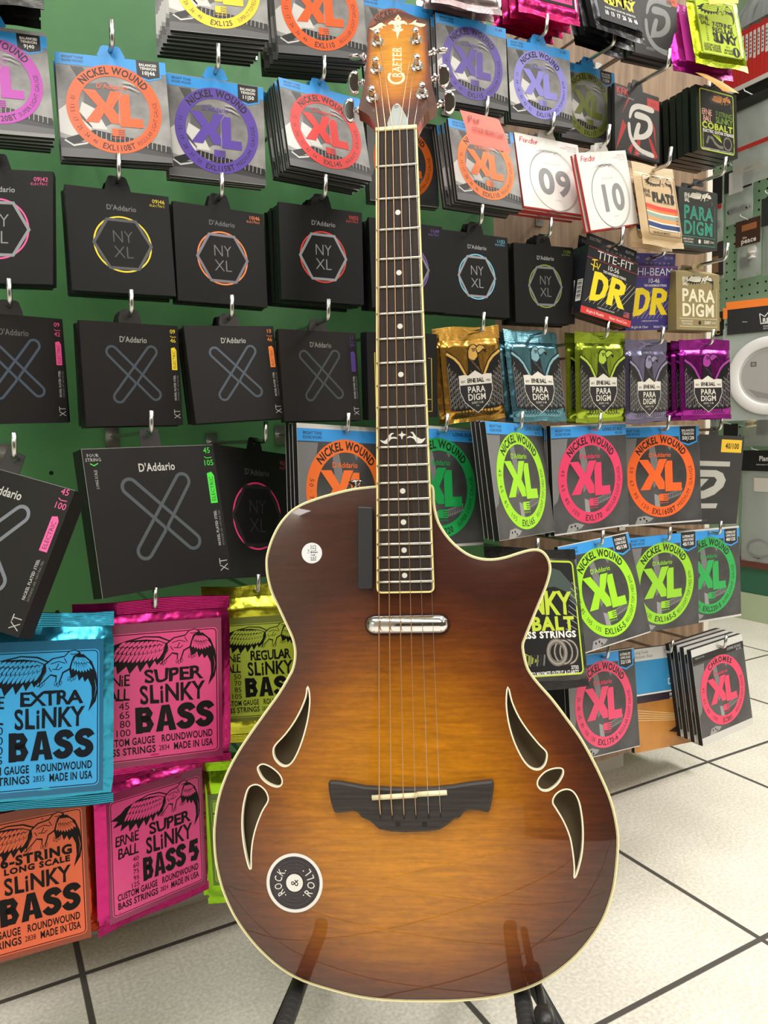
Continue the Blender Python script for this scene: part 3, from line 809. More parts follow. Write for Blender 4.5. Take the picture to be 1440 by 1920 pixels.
def pouch(t, w, h, th, m, seal_t=13, seal_b=8, skew=0.0):
    """crimped foil bag: pillow with flat middle, ribbed seals as parts of their own. Returns y of the flat front (mm)"""
    rnd = random.Random(int(w * 100 + h * 7))
    A = Art()
    nx, nz = 26, 30
    z0, z1 = -h / 2 + seal_b, h / 2 - seal_t
    sm = lambda q: 0 if q <= 0 else (1 if q >= 1 else q * q * (3 - 2 * q))
    ph = [rnd.uniform(0, 6.28) for _ in range(8)]
    def yy(u_, v_):
        e = sm((1 - abs(u_)) / .17) * sm((1 - abs(v_)) / .16)
        wr = (math.sin(u_ * 9 + v_ * 5 + ph[0]) + math.sin(u_ * -6 + v_ * 11 + ph[1]) + math.sin(u_ * 17 + ph[2]) * .6 + math.sin(v_ * 19 + u_ * 4 + ph[3]) * .5) * .55
        inside = sm((1 - abs(u_)) / .17 - .1) * sm((.9 - abs(v_)) / .12)
        return th / 2 * e - wr * e * (1 - inside) - .35
    F = []
    for side in (-1, 1):
        V = []
        for j in range(nz + 1):
            v_ = -1 + 2 * j / nz
            for i in range(nx + 1):
                u_ = -1 + 2 * i / nx
                pinch = 1 - .03 * sm((abs(v_) - .8) / .2)
                V.append((u_ * w / 2 * pinch * .001, side * max(0, yy(u_, v_)) * .001, (z0 + (z1 - z0) * j / nz) * .001))
        q = []
        for j in range(nz):
            for i in range(nx):
                a = j * (nx + 1) + i
                f = (a, a + 1, a + nx + 2, a + nx + 1)
                q.append(f if side < 0 else f[::-1])
        A.raw(V, q, m, smooth=True)
    A.build('pouch', t)
    for nm, za, zb in (('top_seal', z1 - .4, h / 2), ('bottom_seal', -h / 2, z0 + .4)):
        S = Art()
        n = max(8, int((zb - za) * 1.2))
        V = []
        for side in (-1, 1):
            for j in range(n + 1):
                zz_ = za + (zb - za) * j / n
                rib = .35 * (j % 2) + .3
                for i in range(9):
                    x = (-1 + 2 * i / 8) * w / 2
                    V.append((x * .001, (side * .25 + rib * .6 - .3 + .5 * math.sin(i * 1.3 + ph[4])) * .001, (zz_ + (1.2 * math.sin(i * .9 + ph[5]) * (j / n if nm == 'top_seal' else 1 - j / n))) * .001))
        q = []
        N1 = (n + 1) * 9
        for s_ in (0, 1):
            for j in range(n):
                for i in range(8):
                    a = s_ * N1 + j * 9 + i
                    f = (a, a + 1, a + 10, a + 9)
                    q.append(f if s_ == 0 else f[::-1])
        S.raw(V, q, m)
        S.build(nm, t)
    return -(th / 2 - .35)

def slinky_bass(t, w, h, foilrgb, rgb, kind, nums, code, sub=None, inked=(20, 18, 20), tail=''):
    m = foil(foilrgb)
    yf = pouch(t, w, h, 15, m, 14, 9)
    A = Art(yf * .001 - .0003)
    A.k = w / 155
    c = mat(rgb, rough=.34); ink = mat(tuple(v * .7 for v in inked), rough=.5, spec=.2)
    A.rect(-66, -84, 68, 72, mat(tuple(v * .62 for v in rgb), rough=.25), 0)
    A.poly(rrect(-62, -78, 64, 62, 5), c, 1)
    A.stroke(rrect(-60.4, -76.4, 62.4, 60.4, 4), .9, ink, 2, closed=True)
    eagle(A, -62, -2, 126, 64, ink, c, 3)
    A.text('ERNiE', -41, 12, 12, ink, 9, bold=.008, width=31, funky=.2, shear=.06)
    A.text('BALL', -40, -3.5, 12.5, ink, 9, bold=.008, width=27, funky=.2, shear=.06)
    for i, q in enumerate(nums):
        A.text(q, -26, -16 - i * (39.2 / len(nums)), 7.4 if len(nums) < 5 else 5.6, ink, 9, 'r')
    if sub:
        A.text(sub[0], 17, 19, 9.5, ink, 10, bold=.05, width=72); A.text(sub[1], 17, 9, 6, ink, 10, bold=.05, width=66)
        A.text('SLiNKY', 17, -7, 17, ink, 10, bold=.024, width=66, funky=.16, res=4, sp=.07)
    else:
        A.text(kind, 18, 14, 13.5, ink, 10, bold=.026, width=58, funky=.2, res=4)
        A.text('SLiNKY', 17, -6, 19, ink, 10, bold=.024, width=66, funky=.16, res=4, sp=.07)
    block_text(A, 'BASS' + tail, 19, -33.5, 29, 80, ink, c, 10)
    A.text('CUSTOM GAUGE   ROUNDWOUND', 1, -56, 7.6, ink, 10, bold=.022, width=113)
    A.text('BASS STRINGS', -28.5, -66.5, 7.6, ink, 10, bold=.022, width=54)
    A.text(code, 7, -66.5, 5.6, ink, 10, width=11)
    A.text('MADE IN USA', 37, -66.5, 7.6, ink, 10, bold=.022, width=41)
    A.build('label_card', t)
    return 0, h / 2 - 8

def paradigm_bag(t, w, h, rgb, foilrgb):
    m = foil(foilrgb, .3)
    yf = pouch(t, w, h, 11, m, 16, 6)
    A = Art(yf * .001 - .0003); A.k = w / 97
    ink = mat((18, 18, 20), rough=.34); c = mat(rgb, rough=.34); wh = mat((214, 210, 200), rough=.4); dk = mat((34, 34, 38), rough=.4)
    for s in (-1, 1):
        X = lambda q: [(s * x, y) for x, y in q]
        A.poly(X([(0, -2), (10, -6), (14, -6), (21, 6), (28, 18), (36, 25), (43, 27), (43, -44), (30, -47), (0, -46)]), ink, 1)
        A.stroke(X([(11, -7), (17, 3), (24, 15), (31, 22), (43, 29)]), 3.4, c, 2); A.stroke(X([(10.6, -4.6), (16, 5.6), (23, 17.6), (30.6, 24.8), (43, 32)]), 1.3, ink, 3)
        for k in range(9): A.stroke(X([(13 + k * 3, -3 + k * 3.2), (14.6 + k * 3, -7 + k * 3.1)]), .7, ink, 3, taper=True)
        for i in range(7):                                  # rope like strands hanging down
            x = 13 + i * 4.6
            for j in range(9):
                z = 14 - j * 6.6 - (i % 2) * 3.2
                if -44 < z < -16 + i * 5.2:
                    A.stroke(X([(x - .9, z + 2.2), (x + 1.1, z - 2.4)]), 1.5 if (i + j) % 2 else 1.0, wh if (i * 3 + j) % 4 else c, 3, taper=True)
            A.stroke(X([(x + 2.3, -18 + i * 5), (x + 2.1, -43)]), .35, LTGREY, 2)
        for i in range(5):
            A.stroke(X([(6 + i * 5, -45), (4 + i * 5.4, -50), (9 + i * 5, -54), (12 + i * 5, -51)]), .9, ink, 3)
    H = lambda q: [(x * 1.32 + .6, 10 + (y - 10) * 1.2) for x, y in q]
    A.poly(H([(-12, -14), (-8, 10), (-7.6, 26), (-5, 33), (0, 35), (4, 33), (5, 27), (5, 18), (8, 2), (11, -14)]), ink, 4)
    A.poly(H([(-6.8, 20), (-6.6, 27), (-4, 32.4), (0, 34), (3.2, 32), (4, 27), (4, 21), (0, 17), (-4, 18)]), c, 5)
    A.poly(H([(2, 30), (7, 34), (12.5, 33), (15.5, 28), (14.6, 24.5), (11.8, 28), (7.5, 25), (4.5, 23), (3, 26)]), ink, 6)
    A.poly(H([(3, 29.6), (7.2, 33), (12, 32), (14.3, 28), (12, 29.4), (8, 26.2), (5, 25)]), c, 7)
    e = H([(-.1, 28.2)])[0]
    A.ring(e[0], e[1], 2.3, 1.4, ink, 7, 16); A.disc(e[0], e[1], .9, ink, 8, 10); A.stroke(H([(-3, 30), (2, 29.6)]), .7, ink, 7)
    for i in range(8): A.stroke(H([(-6.6 + i * .6, 29 + i * .6), (-12 + i * 1.5, 31.4 + i * 1.0)]), .9, ink, 6, taper=True)
    for i in range(30):
        x = -6.6 + (i * 5.3) % 12; z = -8 + (i * 7.9) % 28
        A.stroke(H([(x, z), (x + .4, z - 3)]), .6, c, 6, taper=True)
    sh = [(-26, -1), (-18, -.4), (-11, -1.6), (0, 4.5), (11, -1.6), (18, -.4), (26, -1), (26.5, -22), (20, -36), (9, -45), (0, -51), (-9, -45), (-20, -36), (-26.5, -22)]
    A.poly(sh, dk, 7)
    A.poly([(-26, -1), (-18, -.4), (-11, -1.6), (0, 4.5), (11, -1.6), (18, -.4), (26, -1), (26.2, -13.5), (-26.2, -13.5)], wh, 8)
    A.stroke(sh, .8, wh, 9, closed=True)
    A.text('ERNIE BALL', 0, -8, 5.4, ink, 10, bold=.03, width=27, funky=.3)
    A.text('EST.', -20, -9, 2.6, ink, 10, bold=.03); A.text('1962', 20, -9, 2.6, ink, 10, bold=.03)
    A.text('PARA', 0, -20, 8, wh, 10, bold=.02, width=29); A.text('DIGM', 0, -30, 8, wh, 10, bold=.02, width=30)
    A.text('SLINKY 11-48', 0, -37.5, 2.8, wh, 10, width=19); A.text('2022', 0, -41.5, 1.8, wh, 10)
    A.build('label_card', t)
    return 0, h / 2 - 9

def paradigm_box(t, w, h, rgb, text, dark):
    A = Art(); A.k = w / 102
    m = mat(rgb, rough=.45); tx = mat(text, rough=.4); cr = mat((226, 222, 206), rough=.4)
    A.box(-w / 2, w / 2, 0, 16, -h / 2, h / 2, m)
    hh = h / 2 / A.k
    eagle(A, -34, 17, 72, 24, INK if not dark else mat(rgb, rough=.45), cr, 2)
    A.text('ERNIE', -30, 33, 6, cr, 9, width=14, funky=.3); A.text('BALL', -30, 26.5, 6, cr, 9, width=12, funky=.3)
    for tt, y in (('PARA', 9), ('DIGM', -13)):
        A.text(tt, 0, y, 18, tx, 3, bold=.03, width=78, res=4)
        A.text(tt, 0, y, 16.8, mat(tuple(v * .8 for v in rgb)), 4, bold=-.035, width=74, res=4) if dark else None
    A.stroke([(-44, -38), (44, -38), (44, 22)], .6, tx, 2); A.stroke([(-44, -26), (44, -26)], .6, tx, 2)
    A.text('BREAK RESISTANT', -26, -30, 2.6, cr, 2, width=27); A.text('ULTRA DURABLE', -26, -34, 2.6, cr, 2, width=24)
    A.text('SLINKY', 22, -31.5, 4.4, cr, 2, width=15, bold=.03); A.text('10-46', 36, -31.5, 3.2, cr, 2, width=10)
    A.disc(3, -32, 3.2, cr if dark else INK, 2, 20)
    A.build('box_body', t)
    T = Art(); k = .001
    T.raw([(-w / 2 * k, 0, h / 2 * k), (w / 2 * k, 0, h / 2 * k), ((w / 2 - 4) * k, .015, (h / 2 + 7) * k), ((-w / 2 + 4) * k, .015, (h / 2 + 7) * k),
           (-w / 2 * k, .016, h / 2 * k), (w / 2 * k, .016, h / 2 * k)], [(0, 1, 2, 3), (0, 3, 4), (1, 5, 2), (4, 3, 2, 5)], mat(tuple(min(255, v * 1.15) for v in rgb), rough=.4))
    T.build('lid_flap', t)
    hang_tab_at = hang_tab(t, w, h + 12, m, 30, 24, 10)
    return hang_tab_at

def dr_box(t, w, h, rgb, title, gauge, foot, band, words=('Bright & Flexible', 'Nickel / Round Core')):
    A = Art(); A.k = w / 100
    m = mat(rgb, rough=.35); hh = h / 2 / A.k
    A.box(-w / 2, w / 2, 0, 15, -h / 2, h / 2, m)
    ye = mat((240, 214, 40), rough=.4); rd = mat((200, 60, 60), rough=.4)
    if band: A.rect(-50, -hh, 50, -hh + 9.5, mat(band, rough=.4), 2)
    A.text(words[0], -22, -hh + 4.8, 3.6, WHITE, 3, width=34, shear=.15); A.text(words[1], 24, -hh + 4.8, 3.6, WHITE, 3, width=36)
    A.text(title, 4, hh - 9, 11, WHITE, 3, width=72, bold=-.01, res=4)
    A.stroke([(-50, hh - 16.5), (50, hh - 16.5)], .5, rd, 2); A.stroke([(-50, hh - 2), (50, hh - 2)], .5, rd, 2)
    A.text(gauge, 2, hh - 22, 6.5, WHITE, 3, width=24)
    A.text('THE HANDMADE STRING', 6, hh - 29, 3.2, WHITE, 3, width=46, bold=.02)
    for i in range(9):
        x = -30 + i * 8
        A.stroke([(x - 14, -30), (x + 22, 12)], .45, mat((214, 212, 190)), 2)
    A.poly([(-37, -27), (-33, 14), (-20, 15), (-6, 9), (-3, -2), (-8, -16), (-22, -25)], ye, 4)
    A.poly([(-26, -17), (-24, 5), (-17, 5), (-13, 0), (-14, -8), (-18, -15)], m, 5)
    A.poly([(-4, -25), (1, 15), (20, 14), (31, 8), (29, -4), (19, -8), (33, -25), (20, -25), (9, -9), (8, -25)], ye, 6)
    A.poly([(9, 0), (10, 7), (17, 7), (20, 4), (18, 0)], m, 7)
    if band:
        A.stroke([(-40, 28), (-30, 30)], 1.6, ye, 3); A.stroke([(-35, 30), (-36, 14)], 1.6, ye, 3); A.stroke([(-31, 26), (-27, 18), (-24, 26)], 1.4, ye, 3); A.stroke([(-42, 22), (-30, 20)], 1.2, ye, 3)
    A.text('CORROSION PROOF PACK', -2, -hh + 13.5, 2.2, WHITE, 3, width=34)
    for i in range(4): A.rect(33, -hh + 12 + i * 2, 45, -hh + 13 + i * 2, mat((214, 90, 90)), 3)
    A.rect(33, -hh + 16, 38, -hh + 19.4, mat((70, 70, 120)), 4)
    bar = Art()
    A.build('box_body', t)
    S = Art(); x = -w / 2 - .15
    V = lambda y0, z0, y1, z1: [(x * .001, y0 * .001, z0 * .001), (x * .001, y1 * .001, z0 * .001), (x * .001, y1 * .001, z1 * .001), (x * .001, y0 * .001, z1 * .001)]
    S.raw(V(2.5, -30, 12.5, 0), [(0, 3, 2, 1)], WHITE)
    x -= .1
    for i in range(14): S.raw(V(3.5, -27 + i * 1.9, 11.5, -27 + i * 1.9 + (.5 + .5 * (i % 3))), [(0, 3, 2, 1)], INK)
    S.build('barcode_sticker', t)
    H = Art(); H.k = w / 100
    H.box(-w / 2, w / 2, 6, 7, h / 2 - 1, h / 2 + 18, m)
    H.face = .006
    H.text('ELECTRIC', -33, hh + 12, 4, LTGREY, 2, width=22); H.text('GUITAR', 36, hh + 12, 4, LTGREY, 2, width=18)
    H.text('10  13  17  26  36  46', 14, hh + 4, 3.2, LTGREY, 2, width=50)
    H.poly([(-12, hh + 9), (-5, hh + 8), (0, hh + 12), (5, hh + 8), (12, hh + 9), (5, hh + 13), (-5, hh + 13)], mat((150, 130, 110)), 2)
    H.build('header_card', t)
    return 0, h / 2 + 11

def fender_pack(t, w, h, num):
    A = Art(); A.k = w / 112
    A.box(-w / 2, w / 2, .8, 4, -h / 2 - 1.5, h / 2 - 1, mat((190, 52, 48), rough=.5))
    A.box(-w / 2, w / 2, 0, .8, -h / 2, h / 2, WHITE)
    hh = h / 2 / A.k
    g = mat((150, 150, 150), rough=.5); g2 = mat((176, 176, 174), rough=.5)
    A.text('Fender', -34, hh - 8, 7.5, mat((190, 40, 60)), 2, width=32, shear=.3, funky=.4)
    for i, l in enumerate(('SUPER BULLETS', 'NICKEL PLATED STEEL', 'BULLET END', num.lstrip('0') + ' - 42')):
        A.text(l, 52, hh - 6 - i * 3, 2.0, g if i else mat((200, 90, 90)), 2, 'r')
    A.ring(3, -9, 42.5, 41.3, g, 2); A.ring(2, -9.6, 41, 40.4, g2, 2); A.ring(4, -8.6, 43.4, 42.9, g2, 2)
    for i in range(7):
        A.stroke([(-22 + i * 5, 29 + i % 3), (-14 + i * 5, 33), (-8 + i * 5, 30 + (i * 2) % 4)], .7, g, 2)
    A.text('ELECTRIC GUITAR', 2, 15, 2.2, g2, 2)
    A.text(num, 4, -11, 33, mat((138, 139, 141), rough=.5), 3, bold=.035, width=60, res=6)
    A.text('ORIGINAL', 6, -36, 1.8, g2, 2)
    A.build('envelope', t)
    return hang_tab(t, w, h, mat((226, 224, 220), alpha=.45, rough=.15), 34, 22, 12)

def flats_bag(t, w, h):
    m = mat((196, 168, 128), rough=.42, bump=.4, bscale=45)
    yf = pouch(t, w, h, 12, m, 13, 9)
    A = Art(yf * .001 - .0003); A.k = w / 88
    ink = mat((22, 20, 22), rough=.4)
    eagle(A, -30, 16, 60, 26, ink, mat((206, 178, 138), rough=.42), 1)
    A.text('ERNIE', -27, 17, 5, ink, 8, width=13, funky=.3); A.text('BALL', -26, 11, 5, ink, 8, width=11, funky=.3)
    A.text('FLATS', 6, 10, 11.5, ink, 8, bold=.08, width=48)
    A.text('FLATWOUND GUITAR STRINGS', 6, 2.5, 2.4, ink, 8, width=44)
    for i, (c, y0, y1) in enumerate((((206, 62, 48), -3, -9), ((224, 120, 60), -9, -13), ((236, 226, 204), -13, -15), ((140, 160, 150), -15, -21), ((206, 150, 96), -21, -27), ((236, 226, 204), -27, -29), ((38, 58, 112), -29, -36), ((236, 226, 204), -36, -38))):
        A.poly([(-33, y0 + 2), (-5, y0 - 1), (33, y0 - 1), (33, y1 - 1), (-5, y1 - 1), (-33, y1 + 2)], mat(c, rough=.4), 1 + i)
    A.text('THE FEEL OF SMOOTH', -8, -43, 2.8, ink, 8, width=36, bold=.02)
    A.stroke(rrect(-34, -47, 34, 40, 4), .7, ink, 8, closed=True)
    for i in range(6): A.text(('11', '14', '18', '28', '38', '50')[i], 29, -12 - i * 5, 3.2, ink, 12)
    A.build('label_card', t)
    return 0, h / 2 - 8

def dlogo(A, x, y, k, m, lay):
    P = lambda q: [(x + a * k, y + b * k) for a, b in q]
    P_ = P; P = lambda q: smooth_closed(P_(q), 3)
    A.poly(P([(-10, 16), (6, 16), (14, 12), (17, 4), (14, -5), (4, -12), (-8, -15), (-15, -15), (-9, 3), (-3, 3), (-6, -8), (2, -6), (8, 0), (9, 6), (5, 9), (-12, 9)]), m, lay)
    A.poly(P([(17, 26), (-6, 26), (-18, 20), (-22, 8), (-19, 7), (-15, 15), (-5, 20), (17, 20)]), m, lay)
    A.poly(P([(-24, 0), (-22, -14), (-14, -24), (-2, -29), (17, -31), (17, -26), (-1, -24), (-11, -19), (-18, -11), (-20, 1)]), m, lay)

def dunlop_pack(t, w, h, kind):
    A = Art(); A.k = w / 90
    base = mat((32, 31, 33), rough=.4) if kind == 'red' else mat((44, 44, 46), rough=.42)
    A.box(-w / 2, w / 2, 0, 6, -h / 2, h / 2, base)
    hh = h / 2 / A.k
    lg = mat((196, 192, 186), rough=.35) if kind == 'red' else mat((150, 152, 154), rough=.3, metal=.3)
    if kind == 'red':
        rd = mat((160, 36, 38), rough=.4)
        for q in ([(-30, 0), (-22, -8), (-44, -46)], [(-20, 30), (-14, 34), (-32, 6)], [(0, -20), (6, -22), (2, -46), (-8, -46)], [(20, -12), (28, -18), (42, -40), (34, -44)], [(30, 10), (36, 0), (38, -30)], [(-6, -24), (-14, -46), (-20, -40)]):
            A.poly(q, rd, 1)
        A.text('KFK', -30, hh - 8, 9, mat((190, 50, 50)), 3, bold=.03, width=24); A.text('SIGNATURE STRINGS', -24, hh - 15, 2.2, LTGREY, 3, width=34)
        A.rect(20, hh - 20, 45, hh - 6, mat((176, 46, 44)), 3); A.text('10/52', 33, hh - 13, 4, mat((90, 20, 20)), 4)
        dlogo(A, 10, -4, 1.25, lg, 5)
        A.text('ELECTRIC STRINGS', 14, -hh + 5, 2.4, LTGREY, 3, width=34)
    elif kind == 'bass':
        A.rect(12, hh - 17, 42, hh - 4, mat((232, 190, 48), rough=.4), 3); A.text('40/100', 28, hh - 10.5, 5.4, INK, 4, bold=.03, width=20)
        lg = mat((178, 178, 172), rough=.35)
        A.rect(-30, 14, 27, 19, lg, 3)
        A.poly([(-30, 10), (8, 10), (18, 7), (23, 0), (20, -7), (8, -15), (-6, -19), (-30, -20), (-30, -12), (-8, -11), (6, -6), (10, 0), (6, 3), (-30, 3)], lg, 3)
        A.poly([(-18, 1), (-2, 1), (-14, -9)], lg, 4)
        A.poly([(-30, -24), (14, -24), (12, -29), (-30, -29)], lg, 3)
        A.text('ELECTRIC BASS STRINGS', -14, -hh + 4, 2.2, MIDGREY, 3, width=30)
        A.disc(-36, hh - 6, 1.4, LTGREY, 3, 12)
    else:
        A.rect(22, hh - 14, 45, hh - 1, mat((214, 92, 60)), 3); A.text('10/46', 33, hh - 8, 5, mat((90, 30, 20)), 4)
        dlogo(A, 8, 2, 1.35, lg, 3)
        A.rect(-22, -hh + 8, -4, -hh + 12, MIDGREY, 3); A.text('ELECTRIC GUITAR STRINGS', 20, -hh + 10, 2.2, MIDGREY, 3, width=32)
    A.build('envelope', t)
    return hang_tab(t, w, h, base, 24, 18, 14, hole=3)

def cobalt(t, w, h, bass):
    ink = mat((24, 24, 26), rough=.25)
    if bass:
        yf = pouch(t, w, h, 15, mat((24, 24, 26), rough=.18, bump=.4, bscale=30), 13, 10)
        A = Art(yf * .001 - .0003)
    else:
        A = Art(); A.box(-w / 2, w / 2, 0, 10, -h / 2, h / 2, ink); yf = 0
    k = w / 100; A.k = k; hh = h / 2 / k
    if bass: hh = 52
    li = mat((186, 206, 62), rough=.35); wh = WHITE; gr = mat((150, 146, 140), rough=.25, metal=.6); gd = mat((70, 68, 66), rough=.3, metal=.6)
    A.rect(-41, -hh + 4, 41, hh - 4, mat((26, 28, 30), rough=.3), 1)
    A.stroke(rrect(-41, -hh + 4, 41, hh - 4, 4), 1.6, li, 2, closed=True)
    if bass:
        fe = mat((64, 78, 74), rough=.4)
        A.poly([(-30, 40), (0, 46), (26, 40), (38, 28), (42, 8), (30, 22), (18, 26), (0, 24), (-30, 28)], fe, 3)
        for i in range(9): A.stroke([(38 - i * 1.5, 30 - i * 5), (44 - i * .8, 24 - i * 5)], .5, LTGREY, 4)
        A.text('SLiNKY', -3, 12, 18.5, li, 5, bold=.03, width=76, funky=.18, sp=.05)
        A.text('COBALT', -3, -5.4, 10.6, li, 6, bold=.045, width=79)
        A.text('BASS STRINGS', 4, -14.6, 5.2, wh, 6, bold=.04, width=66)
        for i in range(7): A.poly([(-6, -36), (-36, -22 - i * 3.2), (-36, -23.6 - i * 3.2)], li, 4)
        for i, x in enumerate((14, 21, 27)):
            A.ring(x, -29.5, 11.6, 7.2, gd if i else gr, 9 - 2 * i, 40); A.ring(x, -29.5, 10.4, 9.0, mat((214, 206, 196), metal=.7, rough=.2), 10 - 2 * i, 40)
        for i in range(10): A.stroke([(-34 + i * 3.6, -40), (-32 + i * 3.6, -31)], 1.7, gr if i % 2 else gd, 5)
        A.text('2732', 32, -42.6, 2.6, wh, 6, bold=.03); A.text('ENGINEERED TO MAXIMIZE OUTPUT & CLARITY', 0, -46.4, 3.0, wh, 6, bold=.02, width=72)
    else:
        og = mat((206, 132, 60), rough=.4)
        eagle(A, -20, 16, 58, 28, INK, og, 3)
        pk = mat((226, 168, 150))
        A.text('ERNIE', -25, 12, 9, pk, 9, width=24, funky=.3); A.text('BALL', -24, 2, 9, pk, 9, width=20, funky=.3)
        gg = mat((120, 150, 62), rough=.35)
        A.text('7-STRiNG', 17, 13, 7, gg, 9, width=42, funky=.15, bold=.01); A.text('SLiNKY', 17, 3.4, 9, gg, 9, width=42, funky=.15, bold=.02)
        A.text('COBALT', 0, -8, 9, li, 9, bold=.04, width=76)
        A.text('ELECTRIC GUITAR STRINGS', 2, -16.5, 4.4, wh, 9, bold=.03, width=76)
        A.stroke([(-27, -36), (-22, -26), (-14, -26), (-6, -34), (4, -38), (14, -38)], 4.5, gr, 5); A.stroke([(-22, -34), (-18, -24)], 1.5, gd, 6)
        for i in range(4): A.stroke([(10, -31), (-12 + i * 5, -20)], 1.1, li, 6)
        A.ring(25, -31, 11, 8, gr, 6, 36); A.ring(30, -31, 11, 9.4, gd, 5, 36)
        for i, g_ in enumerate(('10', '13', '17', '26', '36', '46', '56')): A.text(g_, -36, -21 - i * 3.2, 2.6, li, 6)
        A.text('ENGINEERED TO MAXIMIZE OUTPUT & CLARITY', 0, -44, 2.6, wh, 6, width=76)
    A.build('label_card' if bass else 'envelope', t)
    if bass: return 0, h / 2 - 7
    return hang_tab(t, w, h, ink, 26, 20, 12)

def string_bag(t, w, h, foilrgb, rgb, style):
    """small foil bags of the top row"""
    m = foil(foilrgb, .3)
    yf = pouch(t, w, h, 10, m, 12, 9)
    A = Art(yf * .001 - .0003); A.k = w / 100
    ink = mat((14, 14, 15), rough=.6, spec=.15); c = mat(rgb, rough=.6, spec=.15)
    if style == 'pink':
        A.rect(-40, -46, 40, 50, ink, 1); A.rect(-36, -41, 36, 46, c, 2)
        A.text('SLINKY', 0, 8, 22, ink, 3, width=64, funky=.5, bold=.04)
        A.text('STRING SET', 10, -31, 6, ink, 3, bold=.04, width=44)
        for i in range(5): A.stroke([(24 + i * 2.4, 40), (25 + i * 2.2, -38)], .7, ink, 3)
    elif style == 'steel':
        y = mat((214, 200, 54), rough=.6, spec=.15); g = mat((110, 110, 112), rough=.35)
        A.rect(-42, -48, 42, 50, mat((30, 30, 32), rough=.6, spec=.15), 1)
        A.text('M-STEEL', 0, 28, 16, g, 2, bold=.06, width=74)
        A.text('REGULAR', 4, 11, 12, y, 3, width=56, funky=.4, bold=.03); A.text('SLINKY', 4, -6, 18, y, 3, width=62, funky=.5, bold=.05)
        A.text('10  13  17  26  36  46', 2, -33, 7, WHITE, 3, bold=.03, width=66); A.text('ELECTRIC GUITAR STRINGS', 2, -24, 3, WHITE, 3, width=62)
    elif style == 'lime':
        A.poly(rrect(-38, -46, 36, 52, 2), c, 1)
        A.stroke(rrect(-37, -45, 35, 51, 2), .7, ink, 2, closed=True)
        eagle(A, -37, 14, 72, 36, ink, c, 3)
        A.text('ERNIE', -26, 19, 8, ink, 9, width=18, funky=.3); A.text('BALL', -25, 10, 8, ink, 9, width=16, funky=.3)
        A.text('7-STRING', 8, 10, 8, ink, 9, width=38, funky=.35, bold=.02); A.text('REGULAR', 8, 0, 8.5, ink, 9, width=40, funky=.35, bold=.02)
        A.text('SLINKY', 9, -14, 15, ink, 9, width=44, funky=.5, bold=.045)
        for i, l in enumerate(('CUSTOM GAUGE', 'NICKEL WOUND', 'GUITAR STRINGS')): A.text(l, -18, -29 - i * 4.6, 3.8, ink, 9, width=32, bold=.03)
        A.text('2621', 12, -28, 3, ink, 9); A.text('MADE', 12, -34, 3.6, ink, 9, bold=.03); A.text('IN USA', 12, -39, 3.6, ink, 9, bold=.03)
        A.disc(27, -35, 7, ink, 9, 24, sy=1.25); A.disc(27, -35, 1.6, c, 10, 16, sy=4.2)
        for i in range(7): A.text(str((10, 13, 17, 26, 36, 46, 56)[i]), -24, 3 - i * 4, 2.6, ink, 9)
    elif style == 'pale':
        A.rect(-40, -48, 40, 50, c, 1)
        A.text('GUITAR STRINGS', 0, -34, 4, mat((120, 110, 112)), 2, width=50)
    elif style == 'plain':
        A.rect(-30, -38, 30, 40, c, 1)
    elif style == 'dark':
        A.rect(-44, -50, 44, 50, mat((40, 40, 40), rough=.3), 1)
        A.stroke([(-40, -44), (40, -44)], .8, MIDGREY, 2)
    A.build('label_card', t)
    return 0, h / 2 - 7

def phosphor(t, w, h):
    A = Art(); A.k = w / 150; hh = h / 2 / A.k
    envelope_body(A, w, h, 8, mat((40, 40, 42), rough=.5), EDGE)
    A.rect(-75, -hh, 75, hh, noise_mat('print_amber', (120, 74, 30), (196, 134, 62), 8, rough=.38), 1)
    A.rect(-75, -5, 75, 10, mat((50, 38, 52), rough=.4), 2)
    A.rect(-75, 8, 75, hh - 20, mat((60, 146, 200), rough=.38), 2); A.rect(-75, 7, 75, 9.5, WHITE, 3)
    A.rect(-75, hh - 20, 75, hh, mat((214, 214, 212), rough=.4), 3)
    A.ring(10, 4, 60, 57, mat((92, 164, 210), rough=.4), 3) if False else None
    A.text('Long Scale', -68, hh - 6, 5, MIDGREY, 4, 'l'); A.text('Acoustic Bass', -68, hh - 13, 5, MIDGREY, 4, 'l')
    A.text('.045-.100', 70, hh - 6, 5, INK, 4, 'r'); A.text('Regular Light', 70, hh - 13, 4, MIDGREY, 4, 'r')
    logo_dad(A, 36, 24, 10, WHITE, 4, width=66)
    A.text('PHOSPHOR BRONZE', 36, 2, 5, WHITE, 4, bold=.03, width=60); A.text('WARM, BRIGHT & BALANCED', 34, -4, 3, WHITE, 4, width=56)
    A.text('EXPBB170', 52, -9, 4, WHITE, 4, bold=.03)
    for i in range(5):
        A.stroke([(-75, -14 - i * 4.2), (-20, -24 - i * 3.3), (58, -38 - i * 1.8)], 1.2, mat((220, 190, 140), rough=.35), 4)
    A.poly([(0, -58), (40, -44), (75, -36), (75, -46), (50, -56), (20, -62)], mat((50, 34, 26), rough=.4), 3)
    A.build('envelope', t)
    return 0, h / 2 - 9

def plain_box(t, w, h):
    A = Art(); A.k = w / 103.5
    A.box(-w / 2, w / 2, 0, 14, -h / 2, h / 2, mat((24, 24, 26), rough=.3))
    y = mat((200, 176, 48), rough=.4)
    A.stroke([(-41, -44), (43, -44), (43, 22), (38, 22)], .9, y, 2); A.stroke([(-41, -44), (-41, 28), (-36, 28)], .9, y, 2)
    A.stroke([(34, -29), (43, -29)], .9, y, 2)
    A.build('box_body', t)
    return hang_tab(t, w, h, mat((24, 24, 26), rough=.3), 40, 32, 12)

